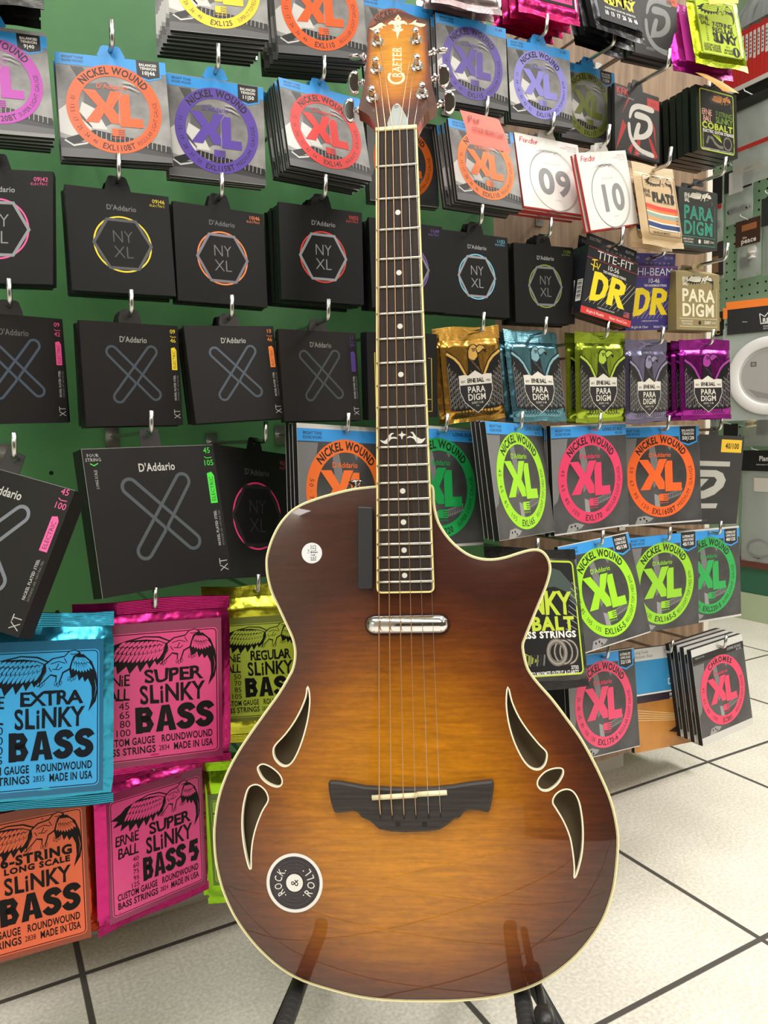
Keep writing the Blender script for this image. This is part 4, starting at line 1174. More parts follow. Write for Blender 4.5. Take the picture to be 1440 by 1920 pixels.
OR, PU, RD, GR, LI, PK, YE = (234, 90, 20), (92, 68, 160), (214, 56, 54), (28, 158, 78), (158, 222, 40), (226, 58, 104), (244, 206, 40)
BT = ('BALANCED', 'TENSION')
LSC = ('5-STRING SET', 'LONG SCALE', '45/130')
RL, REG, MED, SL = 'REGULAR LIGHT GAUGE', 'REG LIGHT TOP | MED BTM', 'MEDIUM  GAUGE', 'SUPER LIGHT GAUGE'
# key: builder, label, short name used for its hook and the packs behind, category, group, packs behind, spacing (m), hook tip ahead (m)
def XL(*a, **k): return lambda t, w, h: xl_pack(t, w, h, *a, **k)
def NY(*a, **k): return lambda t, w, h: ny_pack(t, w, h, *a, **k)
def XT(*a, **k): return lambda t, w, h: xt_pack(t, w, h, *a, **k)
def fn(f, *a, **k): return lambda t, w, h: f(t, w, h, *a, **k)
GX, GN, GT, GB, GF, GO = 'square packs with a coloured ring', 'black packs with a ringed hexagon', 'black packs with a looped cross', 'large bass packs with a coloured ring', 'foil string bags', 'other string packs'
PACKS = {
 'A0': (fn(string_bag, (60, 60, 58), (48, 48, 46), 'dark'), 'dark grey string bag at the top left corner of the green board', 'dark grey bag in the top left corner', 'string bag', GF, 2, 0.017, .012),
 'A1': (XL(YE, 'EXL125', '09 · 11 · 16 · 26 · 36 · 46', 'SUPER LT TOP/REGULAR BTM', None), 'pack with a bright yellow ring, front of the tall stack at the top left', 'bright yellow-ringed pack', 'string pack', GX, 6, .0095, .012),
 'A2': (XL(OR, 'EXL110', '10 · 13 · 17 · 26 · 36 · 46', RL, None), 'orange-ringed pack at the top edge, between the yellow-ringed pack and the guitar head', 'orange-ringed pack at the top edge', 'string pack', GX, 6, .0095, .012),
 'A3': (XL((146, 74, 44), 'EXL115W', '10 · 14 · 20 · 28 · 40 · 52', 'LIGHT TOP/HEAVY BTM', ('plain', '10-52')), 'pack with a rust brown ring, half hidden behind the guitar head', 'brown-ringed pack behind the guitar head', 'string pack', GX, 0, 0.01, .012),
 'A4': (XL((88, 70, 156), 'EXL115', '11 · 14 · 18 · 28 · 38 · 49', 'MEDIUM GAUGE', ('plain', '11-49')), 'pack with a dark purple ring, directly right of the guitar head', 'purple-ringed pack right of the guitar head', 'string pack', GX, 2, 0.008, .014),
 'A5': (XL((138, 134, 214), 'EXL116', '11 · 14 · 18 · 30 · 42 · 52', 'MED TOP/HEAVY BTM', ('plain', '11-52')), 'pack with a pale lavender ring, left of the olive-ringed one', 'lavender-ringed pack', 'string pack', GX, 2, 0.0062, .016),
 'A6': (XL((112, 122, 52), 'EXL117', '11 · 14 · 19 · 32 · 44 · 56', 'MED TOP/X-HEAVY BTM', (*BT, '11-56')), 'pack with a dull olive green ring, beside the black and red pack', 'olive-ringed pack', 'string pack', GX, 2, .008, .05),
 'A7': (fn(dunlop_pack, 'red'), 'black pack with red spikes and a white curled letter D', 'black and red spiked pack', 'string pack', GO, 1, 0.008, .055),
 'A8': (fn(cobalt, False), 'black pack with a lime frame and an orange eagle, upper right', 'lime-framed pack with the orange eagle', 'string pack', GO, 5, .0135, .012),
 'B0': (XL((178, 40, 170), 'EXL120BT', '09 · 12 · 15 · 22 · 30 · 40', SL, (*BT, '9-40')), 'magenta-ringed pack cut off by the left edge', 'magenta-ringed pack', 'string pack', GX, 4, .008, .012),
 'B1': (XL(OR, 'EXL110BT', '10 · 13.5 · 17 · 25 · 34 · 46', RL, (*BT, '10-46')), 'orange-ringed pack hanging alone on the green board, between the magenta and purple ones', 'orange-ringed pack beside the magenta one', 'string pack', GX, 3, .007, .012),
 'B2': (XL((94, 70, 166), 'EXL115BT', '11 · 15 · 19 · 28 · 37 · 50', MED, (*BT, '11-50')), 'purple-ringed pack on the green board, between the orange and red ones', 'purple-ringed pack on the green board', 'string pack', GX, 2, .008, .012),
 'B3': (XL(RD, 'EXL145', '12 · 16 · 20p · 32 · 42 · 54', 'HEAVY  GAUGE', None), 'red-ringed pack left of the guitar neck, fanned stack behind it', 'red-ringed pack', 'string pack', GX, 6, .0085, .014),
 'B4': (XL((226, 110, 42), 'EXL150', '10 · 14 · 20w · 28 · 38 · 48', 'EXTRA LIGHT GAUGE', ('plain', '10 | 48'), dark=True), 'dark pack with an orange ring, mostly hidden behind the guitar neck', 'orange-ringed dark pack behind the neck', 'string pack', GX, 1, 0.009, .012),
 'B5': (XL((238, 118, 38), 'ESXL110', '10 · 13 · 17 · 26 · 36 · 46', RL, (*BT, '10-46')), 'orange-ringed pack with the red paper note lying over it', 'orange-ringed pack under the red note', 'string pack', GX, 4, 0.0085, .014),
 'F09': (fn(fender_pack, '09'), 'white pack with a large grey 09 in a drawn ring', 'upright white pack', 'string pack', GO, 3, .010, .014),
 'F10': (fn(fender_pack, '10'), 'white pack with a large grey 10, hanging tilted', 'tilted white pack', 'string pack', GO, 1, 0.006, .014),
 'FL': (fn(flats_bag), 'tan paper bag with red, orange and blue wavy bands', 'tan bag with coloured bands', 'string bag', GF, 1, 0.02, .03),
 'PB': (fn(paradigm_box, (34, 38, 40), (46, 150, 128), True), 'black box with teal letters and a white eagle', 'black box with teal letters', 'string box', GO, 1, .02, .045),
 'C0': (NY((238, 90, 160), '09-42', grey=(150, 152, 156)), 'greyish pack with a pink-ringed hexagon at the left edge', 'pink-ringed hexagon pack at the left edge', 'string pack', GN, 3, .008, .012),
 'C1': (NY((238, 212, 56), '09-46', grey=(92, 94, 98), logo=(112, 112, 114)), 'black pack with a yellow-ringed hexagon', 'yellow-ringed hexagon pack', 'string pack', GN, 4, .0075, .012),
 'C2': (NY((240, 134, 72), '10-46', grey=(128, 124, 132), logo=(104, 104, 106)), 'black pack with an orange-ringed hexagon', 'orange-ringed hexagon pack', 'string pack', GN, 2, .0075, .012),
 'C3': (NY((206, 62, 56), '10-52', grey=(156, 158, 164), logo=(128, 128, 130)), 'black pack with a red-ringed hexagon, left of the guitar neck', 'red-ringed hexagon pack', 'string pack', GN, 5, .0085, .012),
 'C4': (NY((120, 88, 176), '11-49', grey=(140, 140, 144), logo=(128, 128, 130)), 'black pack with a purple-ringed hexagon, behind the guitar neck', 'purple-ringed hexagon pack', 'string pack', GN, 3, .008, .012),
 'C5': (NY((124, 196, 226), '11-52', grey=(164, 166, 172)), 'black pack with a pale blue-ringed hexagon', 'pale blue-ringed hexagon pack', 'string pack', GN, 2, .008, .014),
 'C6': (NY((126, 148, 62), '11-56', grey=(132, 134, 138)), 'black pack with a moss green-ringed hexagon, rightmost of its row', 'moss green-ringed hexagon pack', 'string pack', GN, 3, .009, .014),
 'DRb': (fn(dr_box, (24, 28, 34), 'TITE-FIT', '10-56', None, (206, 58, 56)), 'black box with yellow letters and a red foot band, hanging tilted', 'black box with yellow letters', 'string box', GO, 1, 0.018, .012),
 'DRp': (fn(dr_box, (66, 58, 128), 'HI-BEAM', '10-46', None, None, ('Bright & Clear', 'Nickel / Hex Core')), 'purple box with yellow letters', 'purple box with yellow letters', 'string box', GO, 0, .02, .02),
 'PG': (fn(paradigm_box, (140, 126, 86), (226, 218, 192), False), 'olive gold box with cream letters and a white eagle', 'olive gold box', 'string box', GO, 1, .022, .05),
 'D0': (XT((236, 84, 150), '09', '42', logo=(110, 110, 108), line=(84, 98, 116)), 'black pack with a pink side tag, cut off by the left edge', 'pack with the pink side tag', 'string pack', GT, 2, .008, .012),
 'D1': (XT((238, 208, 44), '09', '46'), 'black pack with a yellow side tag', 'pack with the yellow side tag', 'string pack', GT, 3, .011, .012),
 'D2': (XT((240, 130, 50), '10', '46'), 'black pack with an orange side tag', 'pack with the orange side tag', 'string pack', GT, 3, .009, .012),
 'D3': (XT((78, 52, 138), '11', '49', logo=(140, 138, 134), line=(80, 88, 92)), 'black pack with a purple side tag, beside the guitar neck', 'pack with the purple side tag', 'string pack', GT, 1, .009, .03),
 'D4': (fn(plain_box), 'black box with thin yellow frame lines, behind the guitar neck', 'black box with yellow lines', 'string box', GO, 0, .02, .012),
 'P1': (fn(paradigm_bag, (206, 164, 84), (198, 152, 70)), 'gold foil bag with a hooded vulture drawing', 'gold foil vulture bag', 'string bag', GF, 1, .016, .03),
 'P2': (fn(paradigm_bag, (122, 166, 178), (96, 146, 162)), 'steel blue foil bag with a vulture drawing', 'steel blue foil vulture bag', 'string bag', GF, 1, .016, .03),
 'P3': (fn(paradigm_bag, (166, 194, 66), (160, 186, 58)), 'lime green foil bag with a vulture drawing', 'lime foil vulture bag', 'string bag', GF, 1, .018, .014),
 'P4': (fn(paradigm_bag, (138, 134, 164), (118, 114, 146)), 'grey lavender foil bag with a vulture drawing', 'grey lavender foil vulture bag', 'string bag', GF, 0, .016, .03),
 'P5': (fn(paradigm_bag, (160, 58, 152), (156, 44, 148)), 'magenta foil bag with a vulture drawing', 'magenta foil vulture bag', 'string bag', GF, 4, .016, .014),
 'E0': (XT((236, 92, 158), '45', '100', bass=True, logo=(190, 190, 188), line=(120, 126, 136)), 'large black box with a pink tag, swung sideways at the left edge', 'large box with the pink tag', 'string box', GT, 0, .02, .012),
 'E1': (XT((70, 214, 62), '45', '105', bass=True, logo=(206, 206, 200), line=(92, 100, 106)), 'large black box with a bright green tag', 'large box with the green tag', 'string box', GT, 0, .02, .012),
 'E2': (NY((226, 64, 118), '45-100', grey=(62, 62, 64), logo=(76, 76, 76), hexg=(46, 46, 48)), 'large black pack with a pink-ringed hexagon, left of the guitar body', 'large pink-ringed hexagon pack', 'string pack', GN, 0, .02, .04),
 'E3': (XL((240, 112, 40), 'EXL160', '50 · 70 · 85 · 105', MED, None, bass=True), 'large orange-ringed pack, half hidden behind the guitar body and neck', 'large orange-ringed pack left of the neck', 'string pack', GB, 2, .012, .008),
 'E4': (XL(GR, 'EXL220', '40 · 60 · 75 · 95', SL, ('plain', 'LONG SCALE', '40/95'), bass=True), 'large green-ringed pack right of the guitar neck', 'large green-ringed pack right of the neck', 'string pack', GB, 0, .012, .02),
 'E5': (XL(LI, 'EXL165', '45 · 65 · 85 · 105', REG, ('plain', 'LONG SCALE', '45/105'), bass=True), 'large lime-ringed pack turned sideways, black folded packs at its left', 'large lime-ringed pack turned sideways', 'string pack', GB, 2, 0.0105, .012),
 'E6': (XL(PK, 'EXL170', '45 · 65 · 80 · 100', RL, ('plain', 'LONG SCALE', '45/100'), bass=True), 'large pink-ringed pack between the lime and orange ones', 'large pink-ringed pack in the upper row', 'string pack', GB, 1, 0.0105, .02),
 'E7': (XL((242, 104, 46), 'EXL160BT', '50 · 67 · 90 · 120', MED, (*BT, '50-120'), bass=True), 'large orange-ringed pack beside the dark pack with the yellow sticker', 'large orange-ringed pack on the wood board', 'string pack', GB, 1, 0.0105, .016),
 'E8': (fn(dunlop_pack, 'bass'), 'dark grey pack with a yellow 40/100 sticker and white stripes', 'dark grey pack with the yellow sticker', 'string pack', GO, 0, .01, .012),
 'F1': (fn(cobalt, True), 'black glossy bag with lime letters, partly behind the guitar horn', 'black bag with lime letters', 'string bag', GF, 0, .016, .012),
 'F2': (XL(LI, 'EXL165-5', '45 · 65 · 85 · 105 · 135', REG, LSC, bass=True), 'large lime-ringed pack hanging tilted beside the black bag', 'large tilted lime-ringed pack', 'string pack', GB, 0, .012, .014),
 'F3': (XL((150, 214, 46), 'EXL165-5', '45 · 65 · 85 · 105 · 135', REG, LSC, bass=True), 'large lime-ringed pack between the tilted lime one and the green one', 'large lime-ringed pack beside the green one', 'string pack', GB, 0, .012, .012),
 'F4': (XL((40, 168, 82), 'EXL220-5', '40 · 60 · 75 · 95 · 125', SL, ('5-STRING SET', 'LONG SCALE', '40/125'), bass=True), 'large green-ringed pack at the right end of the board', 'large green-ringed pack at the right end', 'string pack', GB, 0, .012, .022),
 'F5': (lambda t, w, h: blue_pack(t, w, h), 'dark pack with a navy blue top, below the black bag behind the guitar', 'dark pack with the navy top', 'string pack', GO, 0, .012, .006),
 'G1': (XL((228, 72, 112), 'EXL170-6', '32 · 45 · 65 · 80 · 100 · 130', RL, ('6-STRING SET', 'LONG SCALE', '32/130'), bass=True), 'large pink-ringed pack in the bottom row, beside the guitar body', 'large pink-ringed pack in the bottom row', 'string pack', GB, 0, .012, .012),
 'G2': (fn(phosphor), 'pack with a white top, blue middle and a brown guitar picture', 'blue and brown guitar picture pack', 'string pack', GO, 0, 0.014, .014),
 'G3': (XL((226, 62, 100), 'ECB81', '45 · 65 · 80 · 100', 'REGULAR LIGHT GAUGE', ('plain', 'LONG SCALE', '45-100'), bass=True, title='CHROMES', dark=True), 'pink-ringed pack with a black top at the lower right end, swung open', 'pink-ringed pack with a black top', 'string pack', GB, 3, 0.0145, .014),
 'H1': (lambda t, w, h: slinky_bass(t, w, h, (58, 160, 198), (54, 158, 218), 'EXTRA', ('40', '60', '70', '95'), '2835', inked=(16, 28, 42)), 'blue foil bass string bag at the left edge', 'blue foil bag', 'string bag', GF, 0, .016, .012),
 'H2': (lambda t, w, h: slinky_bass(t, w, h, (190, 40, 116), (222, 66, 134), 'SUPER', ('45', '65', '80', '100'), '2834'), 'hot pink foil bass string bag, upper of the two pink ones', 'upper pink foil bag', 'string bag', GF, 0, .016, .012),
 'H3': (lambda t, w, h: slinky_bass(t, w, h, (196, 200, 60), (182, 200, 62), 'REGULAR', ('50', '70', '85', '105'), '2832'), 'yellow green foil bass string bag, partly behind the guitar waist', 'yellow green foil bag beside the guitar waist', 'string bag', GF, 0, .016, .012),
 'H4': (lambda t, w, h: slinky_bass(t, w, h, (196, 72, 40), (220, 98, 58), '', ('32', '45', '65', '80', '100', '130'), '2838', sub=('6-STRING', 'LONG SCALE')), 'orange foil bass string bag at the bottom left', 'orange foil bag', 'string bag', GF, 0, .016, .012),
 'H5': (lambda t, w, h: slinky_bass(t, w, h, (196, 46, 122), (214, 70, 132), 'SUPER', ('40', '60', '75', '95', '125'), '2824', tail=' 5'), 'hot pink foil bass string bag, lower of the two pink ones', 'lower pink foil bag', 'string bag', GF, 0, .016, .012),
 'H6': (lambda t, w, h: slinky_bass(t, w, h, (150, 204, 36), (160, 206, 50), 'REGULAR', ('45', '65', '80', '100', '130'), '2836', tail=' 5'), 'bright lime crumpled foil bag low behind the guitar, right of the pink one', 'bright lime foil bag low behind the guitar', 'string bag', GF, 1, .02, .012),
 'T1': (fn(string_bag, (168, 152, 154), (188, 172, 172), 'pale'), 'pale pinkish grey bag at the top edge, right of the guitar head', 'pale pinkish bag', 'string bag', GF, 2, 0.016, .012),
 'T2': (fn(string_bag, (206, 48, 116), (226, 66, 132), 'pink'), 'pink foil bag with a black framed label at the top edge', 'pink bag with the black frame', 'string bag', GF, 3, 0.017, .012),
 'T3': (fn(string_bag, (56, 56, 60), (50, 50, 52), 'steel'), 'black bag with yellow lettering at the top edge', 'black bag with yellow lettering', 'string bag', GF, 2, 0.021, .012),
 'T4': (fn(dunlop_pack, 'steel'), 'charcoal pack with a silver curled letter D at the top edge', 'charcoal pack with the silver D', 'string pack', GO, 2, .011, .012),
 'T6': (fn(string_bag, (168, 34, 132), (176, 42, 136), 'plain'), 'magenta foil bag hanging just behind the lime yellow bag at the top right', 'magenta bag behind the lime yellow one', 'string bag', GF, 0, .02, .012),
 'T5': (fn(string_bag, (164, 186, 30), (170, 192, 40), 'lime'), 'lime yellow foil bag with an eagle at the top right', 'lime yellow bag at the top right', 'string bag', GF, 0, .02, .012),
}
def blue_pack(t, w, h):
    A = Art(); A.k = w / 150; hh = h / 2 / A.k
    A.box(-w / 2, w / 2, 0, 6, -h / 2, h / 2, mat((40, 42, 48), rough=.4))
    A.rect(-75, hh - 24, 75, hh, mat((36, 52, 120), rough=.4), 1)
    A.text('STRING', 50, hh - 18, 4, LTGREY, 2)
    A.build('envelope', t)
    return 0, h / 2 - 9
def behind_lime_bag(t):
    return t

def dup(root, mw, label, group, cat):
    r = root.copy(); COL.objects.link(r)
    for k in list(r.keys()): del r[k]
    tag(r, label, cat, group)
    r.matrix_world = mw
    for ch in list(root.children):
        c = ch.copy(); COL.objects.link(c); c.parent = r
        for g in list(ch.children):
            d = g.copy(); COL.objects.link(d); d.parent = c
    return r

HOOK = {}
def make_hook(a, z, b_tip, label, b_wall=WALL_B, up=.022, r=.0026):
    t = empty('display_hook', wmw(a, b_wall, z), label, 'hook', 'steel display hooks')
    L = b_wall - b_tip
    A = Art()
    bend = [(0, -L + .006, 0), (0, -L + .002, .0012), (0, -L, .004), (0, -L - .0005, .008), (0.0004, -L - .002, up)]
    A.tube([(0, .004, 0)] + bend, r, STEEL)
    A.build('rod', t)
    B = Art(); B.box(-8, 8, -2, 0, -14, 14, STEEL); B.build('wall_clip', t)
    return t

NAMES = {'string pack': 'string_pack', 'string bag': 'string_bag', 'string box': 'string_box'}
for key, (build, label, short, cat, group, nb, sp, tip) in PACKS.items():
    a, b, z, yaw, pit, rol, w_, h_ = POSE[key]
    t = empty(NAMES[cat], wmw(a, b, z, yaw, pit, rol), label, cat, group)
    bpy.context.view_layer.update()
    hx, hz = build(t, w_ * 1000, h_ * 1000)
    hole = wmw(a, b, z, yaw, pit, rol) @ Vector((hx * .001, 0, hz * .001 + .0005))
    ha, hb = hole.dot(U), hole.dot(N_IN)
    make_hook(ha, hole.z, hb - tip, 'steel hook with an upturned tip holding the ' + short)
    rnd = random.Random(hash(key[0]) * 0 + sum(map(ord, key)))
    for i in range(nb):
        f = (i + 1)
        q = .5 ** f
        dup(t, wmw(a + rnd.uniform(-.0025, .0025), b + sp * f, z + rnd.uniform(-.0012, .0012), yaw + rnd.uniform(-.35, .35), pit, rol + rnd.uniform(-.8, .8)),
            ('%s stacked behind the ' % cat.replace('string ', '')) + short, 'packs behind the ' + short, cat)

# red paper note clipped on the hook of the orange-ringed pack
def sheet(name, pts, m, bend, art=None):
    """thin curved sheet: grid spanned by four corners (wall frame), bulged by bend"""
    A = Art(); n = 8; V, F = [], []
    for j in range(n + 1):
        for i in range(n + 1):
            u_, v_ = i / n, j / n
            p = (Vector(pts[0]) * (1 - u_) + Vector(pts[1]) * u_) * (1 - v_) + (Vector(pts[3]) * (1 - u_) + Vector(pts[2]) * u_) * v_
            V.append(p + Vector((0, -bend * math.sin(math.pi * v_) - bend * .6 * math.sin(math.pi * u_), 0)))
    N1 = (n + 1) ** 2
    V2 = V + [v + Vector((0, .0003, 0)) for v in V]
    for j in range(n):
        for i in range(n):
            q = j * (n + 1) + i
            F.append((q + n + 1, q + n + 2, q + 1, q)); F.append(tuple(N1 + k for k in (q, q + 1, q + n + 2, q + n + 1)))
    A.raw(V2, F, m, smooth=True)
    return A

def note_matrix(pts):
    o, x, y = Vector(pts[0]), Vector(pts[1]), Vector(pts[3])
    return o, x, y
A = sheet('paper_note', [(0.5453, 0.788, 1.1219), (0.6011, 0.785, 1.1189), (0.606, 0.768, 1.074), (0.5463, 0.771, 1.0773)], mat((250, 108, 92), rough=.6), .0015)
T_ = Art()
T_.text('Per', 14, -11, 9, mat((110, 40, 36)), 0, width=17, shear=.2, funky=.3, res=3)
T_.text('STEINBERGER', 31, -25, 6.0, mat((110, 40, 36)), 0, width=47, res=3, funky=.2)
o_, x_, y_ = Vector((0.5453, 0.788, 1.1219)), Vector((0.6011, 0.785, 1.1189)), Vector((0.5463, 0.771, 1.0773))
ex_ = (x_ - o_) / .0554; ey_ = (y_ - o_) / .0453
V = []
for x, y, z in T_.v:
    u_, v_ = x / .0554, -z / .0453
    V.append(o_ + ex_ * x + ey_ * (-z) + Vector((0, -.0016 - .0015 * math.sin(math.pi * v_) - .0009 * math.sin(math.pi * u_), 0)))
A.raw(V, T_.f, mat((110, 40, 36)))
tag(A.build('paper_note', mw=WALLROT), 'coral red paper note with handwriting clipped on a hook', 'note')
A = sheet('paper_tag', [(.9695, .788, 1.3626), (1.0462, .788, 1.3765), (1.0407, .780, 1.3535), (.978, .780, 1.3374)], mat((236, 200, 84), rough=.6), .002)
tag(A.build('paper_tag', mw=WALLROT), 'yellow paper tag lying over the lime yellow bag at the top right', 'tag')
A = sheet('paper_tag', [(.9737, .800, 1.252), (.998, .798, 1.2525), (1.0541, .786, 1.2315), (1.0179, .786, 1.228)], mat((200, 148, 62), rough=.6), .002)
tag(A.build('paper_tag', mw=WALLROT), 'ochre paper tag hanging over the pack with the orange eagle', 'tag')

# ------------------------------------------------------------------ accessory wall at the far right, facing along the aisle
PEG = noise_mat('pale_green_peg', (146, 182, 146), (164, 198, 162), 4.0, rough=.5)
PA = 2.60
aw = empty('accessory_wall', WALLROT, 'pale green perforated accessory wall on a green base', 'accessory wall', kind='structure')
A = Art(); A.box(PA * 1000, PA * 1000 + 20, 600, 3000, 230, 2400, PEG)
A.build('pegboard', aw)
A = Art()
for i in range(34):
    for j in range(36):
        b_, z_ = 1.62 + i * .0165 * 1.0, .70 + j * .033
        if i % 2: continue
        c = [(PA * 1 - .0004, b_ + .0042 * math.cos(k * math.pi / 5), z_ + .0042 * math.sin(k * math.pi / 5)) for k in range(10)]
        A.raw(c, [tuple(range(10))], INK)
A.build('peg_holes', aw)
A = Art(); A.box(2550, 3000, 600, 3000, 104, 205, mat((54, 112, 86), rough=.5)); A.build('base_cabinet', aw)
A = Art(); A.box(2545, 3000, 600, 3000, 0, 104, mat((188, 206, 170), rough=.5)); A.build('skirting', aw)
A = Art(); A.box(2535, 3000, 600, 3000, 205, 228, mat((112, 58, 48), rough=.4)); A.build('base_top', aw)
A = Art(); A.box(2500, 2620, 600, 3000, 1930, 1946, mat((226, 222, 216), rough=.4)); A.box(2504, 2620, 600, 3000, 1900, 1930, INK); A.build('shelf', aw)

RBOX = mat((214, 52, 48), rough=.4)
for i in range(26):
    b_ = 1.64 + i * .0155
    t = empty('red_box', wmw(2.505, b_, 1.946, -90), 'narrow red box with a white spine label in the row on the high shelf', 'box', 'red boxes on the high shelf')
    A = Art(); hh = 180 + (i * 37 % 5) * 2
    A.box(-7.2, 7.2, 0, 90, 0, hh, RBOX); A.build('carton', t)
    A = Art(); A.box(-4.6, 4.6, -.4, 0, 80 - (i % 3) * 4, 165, WHITE)
    for k in range(5): A.box(-2.5, 2.5, -.6, -.4, 92 + k * 13, 98 + k * 13, MIDGREY)
    A.build('spine_label', t)

CLEAR = mat((226, 230, 230), rough=.12, alpha=.34)
CLEAR2 = mat((204, 208, 208), rough=.15, alpha=.45)
def clear_bag(name, label, b, z, w_, h_, head, hh, parts=(), a=2.54, yaw=-90, clear=CLEAR, text=(), th=18, cat='bag'):
    t = empty(name, wmw(a, b, z, yaw), label, cat, 'accessory bags on the perforated wall')
    A = Art()
    w2, h2 = w_ * 500, h_ * 500
    nx, nz = 8, 10
    for s in (-1, 1):
        V, F = [], []
        for j in range(nz + 1):
            for i in range(nx + 1):
                u_, v_ = -1 + 2 * i / nx, -1 + 2 * j / nz
                e = max(0, (1 - u_ ** 4) * (1 - v_ ** 4))
                V.append((u_ * w2 * .001, (s * th / 2 * e + 1.2 * math.sin(i * 2.1 + j * 1.3)) * .001, v_ * h2 * .001))
        for j in range(nz):
            for i in range(nx):
                q = j * (nx + 1) + i
                f = (q, q + 1, q + nx + 2, q + nx + 1)
                F.append(f if s < 0 else f[::-1])
        A.raw(V, F, clear, smooth=True)
    A.build('plastic_bag', t)
    if hh:
        H = Art(); H.box(-w2 - 1, w2 + 1, -th / 2 - 1, -th / 2, h2 - hh * 1000, h2 + 6, mat(head, rough=.4))
        H.face = (-th / 2 - 1) * .001
        for (s, x, y, hgt, c, wd) in text: H.text(s, x, h2 + y, hgt, mat(c), 2, width=wd, bold=.03)
        H.build('header_card', t)
    for (nm, kind, x, z_, sx, sz, c) in parts:
        P = Art()
        if kind == 'card': P.box(x - sx / 2, x + sx / 2, -th / 2 - 1.6, -th / 2 - .6, z_ - sz / 2, z_ + sz / 2, mat(c, rough=.4))
        elif kind == 'knob': P.lathe([(0, -.006), (sx * .0005, -.006), (sx * .0005, .002), (sx * .0004, .006), (0, .006)], (x * .001, 0, z_ * .001), (.2, -1, .1), mat(c, rough=.3))
        elif kind == 'jack':
            P.lathe([(0, 0), (sx * .0005, 0), (sx * .0005, .006), (sx * .0003, .007), (sx * .0003, .018), (sx * .00045, .019), (sx * .00045, .024), (0, .025)], (x * .001, 0, z_ * .001), (.1, -.1, -1), mat(c, rough=.3))
        elif kind == 'coil':
            n = 40
            for q in range(3):
                P.tube([(x * .001 + sx * .0005 * math.cos(k / n * 6.284), .002 * q - .004, z_ * .001 + sz * (.0005 - q * .00004) * math.sin(k / n * 6.284)) for k in range(n + 1)], .0035, mat(c, rough=.35), 8)
        elif kind == 'bar': P.box(x - sx / 2, x + sx / 2, -3, 3, z_ - sz / 2, z_ + sz / 2, mat(c, rough=.4))
        P.build(nm, t)
    hk = Art()
    make_peg_hook(b, z + h2 * .001 - .004, a - .05, label)
    return t
def make_peg_hook(b, z, a_tip, label):
    t = empty('peg_hook', wmw(PA, b, z, -90), 'thin white wire peg holding the ' + ' '.join(label.split()[:10]).replace(' beside the', '').replace(' high on', ''), 'hook', 'wire pegs on the perforated wall')
    L = PA - a_tip
    A = Art(); A.tube([(0, .003, .0), (0, -L * .5, .006), (0, -L, .016), (0, -L - .003, .022)], .0018, mat((220, 220, 218), rough=.4)); A.build('wire', t)

clear_bag('accessory_bag', 'clear bag of dark knobs with a white barcode label', 1.888, 1.575, .112, .185, (32, 32, 34), .07,
          [('price_label', 'card', -8, 52, 58, 78, (232, 232, 230))] + [('knob', 'knob', -38 + i * 19, -46 + (i % 2) * 5, 22, 20, (60, 58, 62)) for i in range(5)])
clear_bag('accessory_bag', 'clear bag with a brown photo header and a white plug inside', 1.845, 1.376, .098, .20, (74, 48, 36), .085,
          [('header_photo', 'card', 6, 78, 60, 22, (176, 112, 70)), ('plate', 'bar', -18, -42, 34, 36, (64, 70, 82)), ('plug', 'jack', 14, -14, 34, 30, (226, 222, 214)), ('plug_ring', 'knob', 12, -6, 36, 20, (240, 236, 220))],
          text=[('the', -12, -56, 8, (220, 200, 190), 18), ('peace', 4, -68, 17, (240, 236, 230), 62)])
clear_bag('accessory_bag', 'large clear bag with a red stripe high on the wall', 1.800, 1.735, .16, .29, (40, 42, 40), .03,
          [('red_stripe', 'card', 0, -18, 150, 14, (190, 50, 46)), ('stick', 'bar', -20, -80, 110, 5, (206, 182, 140)), ('stick', 'bar', -10, -96, 110, 5, (206, 182, 140))], clear=CLEAR2, a=2.49)
clear_bag('accessory_bag', 'narrow clear bag with a red strip beside the teal lettered box', 1.985, 1.55, .06, .24, (30, 30, 32), .10,
          [('red_strip', 'card', 0, 10, 58, 16, (196, 50, 46)), ('knob', 'knob', 0, -50, 30, 30, (66, 66, 74))])
clear_bag('accessory_bag', 'small pack with a dark photo card near the olive gold box', 1.972, 1.36, .05, .13, (60, 52, 48), .12, [('photo', 'card', -8, -10, 26, 60, (150, 110, 80))])
clear_bag('accessory_bag', 'dark accessory bag at the right edge beside the brown photo header', 1.748, 1.40, .085, .26, (48, 50, 52), .09, [('rod', 'bar', -10, -40, 14, 90, (60, 62, 64))], clear=CLEAR2)
clear_bag('accessory_bag', 'black pack with yellow lettering behind the large white ring', 1.975, 1.115, .07, .10, (34, 32, 30), .085, text=[('100', 0, -24, 15, (206, 176, 60), 48), ('x', 0, -46, 12, (206, 176, 60), 20), ('PC', 0, -70, 15, (206, 176, 60), 40)])
clear_bag('accessory_bag', 'clear bag holding a cream roller below the large white ring', 1.80, .735, .12, .15, (40, 40, 42), .02, [('roller', 'jack', -22, 20, 50, 40, (226, 214, 180)), ('grip', 'bar', 18, 0, 44, 70, (34, 34, 36))], clear=CLEAR2)
clear_bag('accessory_bag', 'long clear bag with a black header and a coiled cable', 1.785, .43, .15, .42, (26, 26, 28), .07,
          [('cable', 'coil', 0, -150, 92, 70, (40, 40, 46)), ('paper', 'card', 20, 90, 60, 50, (226, 222, 212)), ('lead', 'bar', 36, -60, 3, 150, (160, 160, 160))], text=[('Planet', 36, -24, 17, (230, 230, 230), 56), ('Instrument Power', 30, -46, 5, (200, 200, 200), 66)], clear=CLEAR2, th=40)
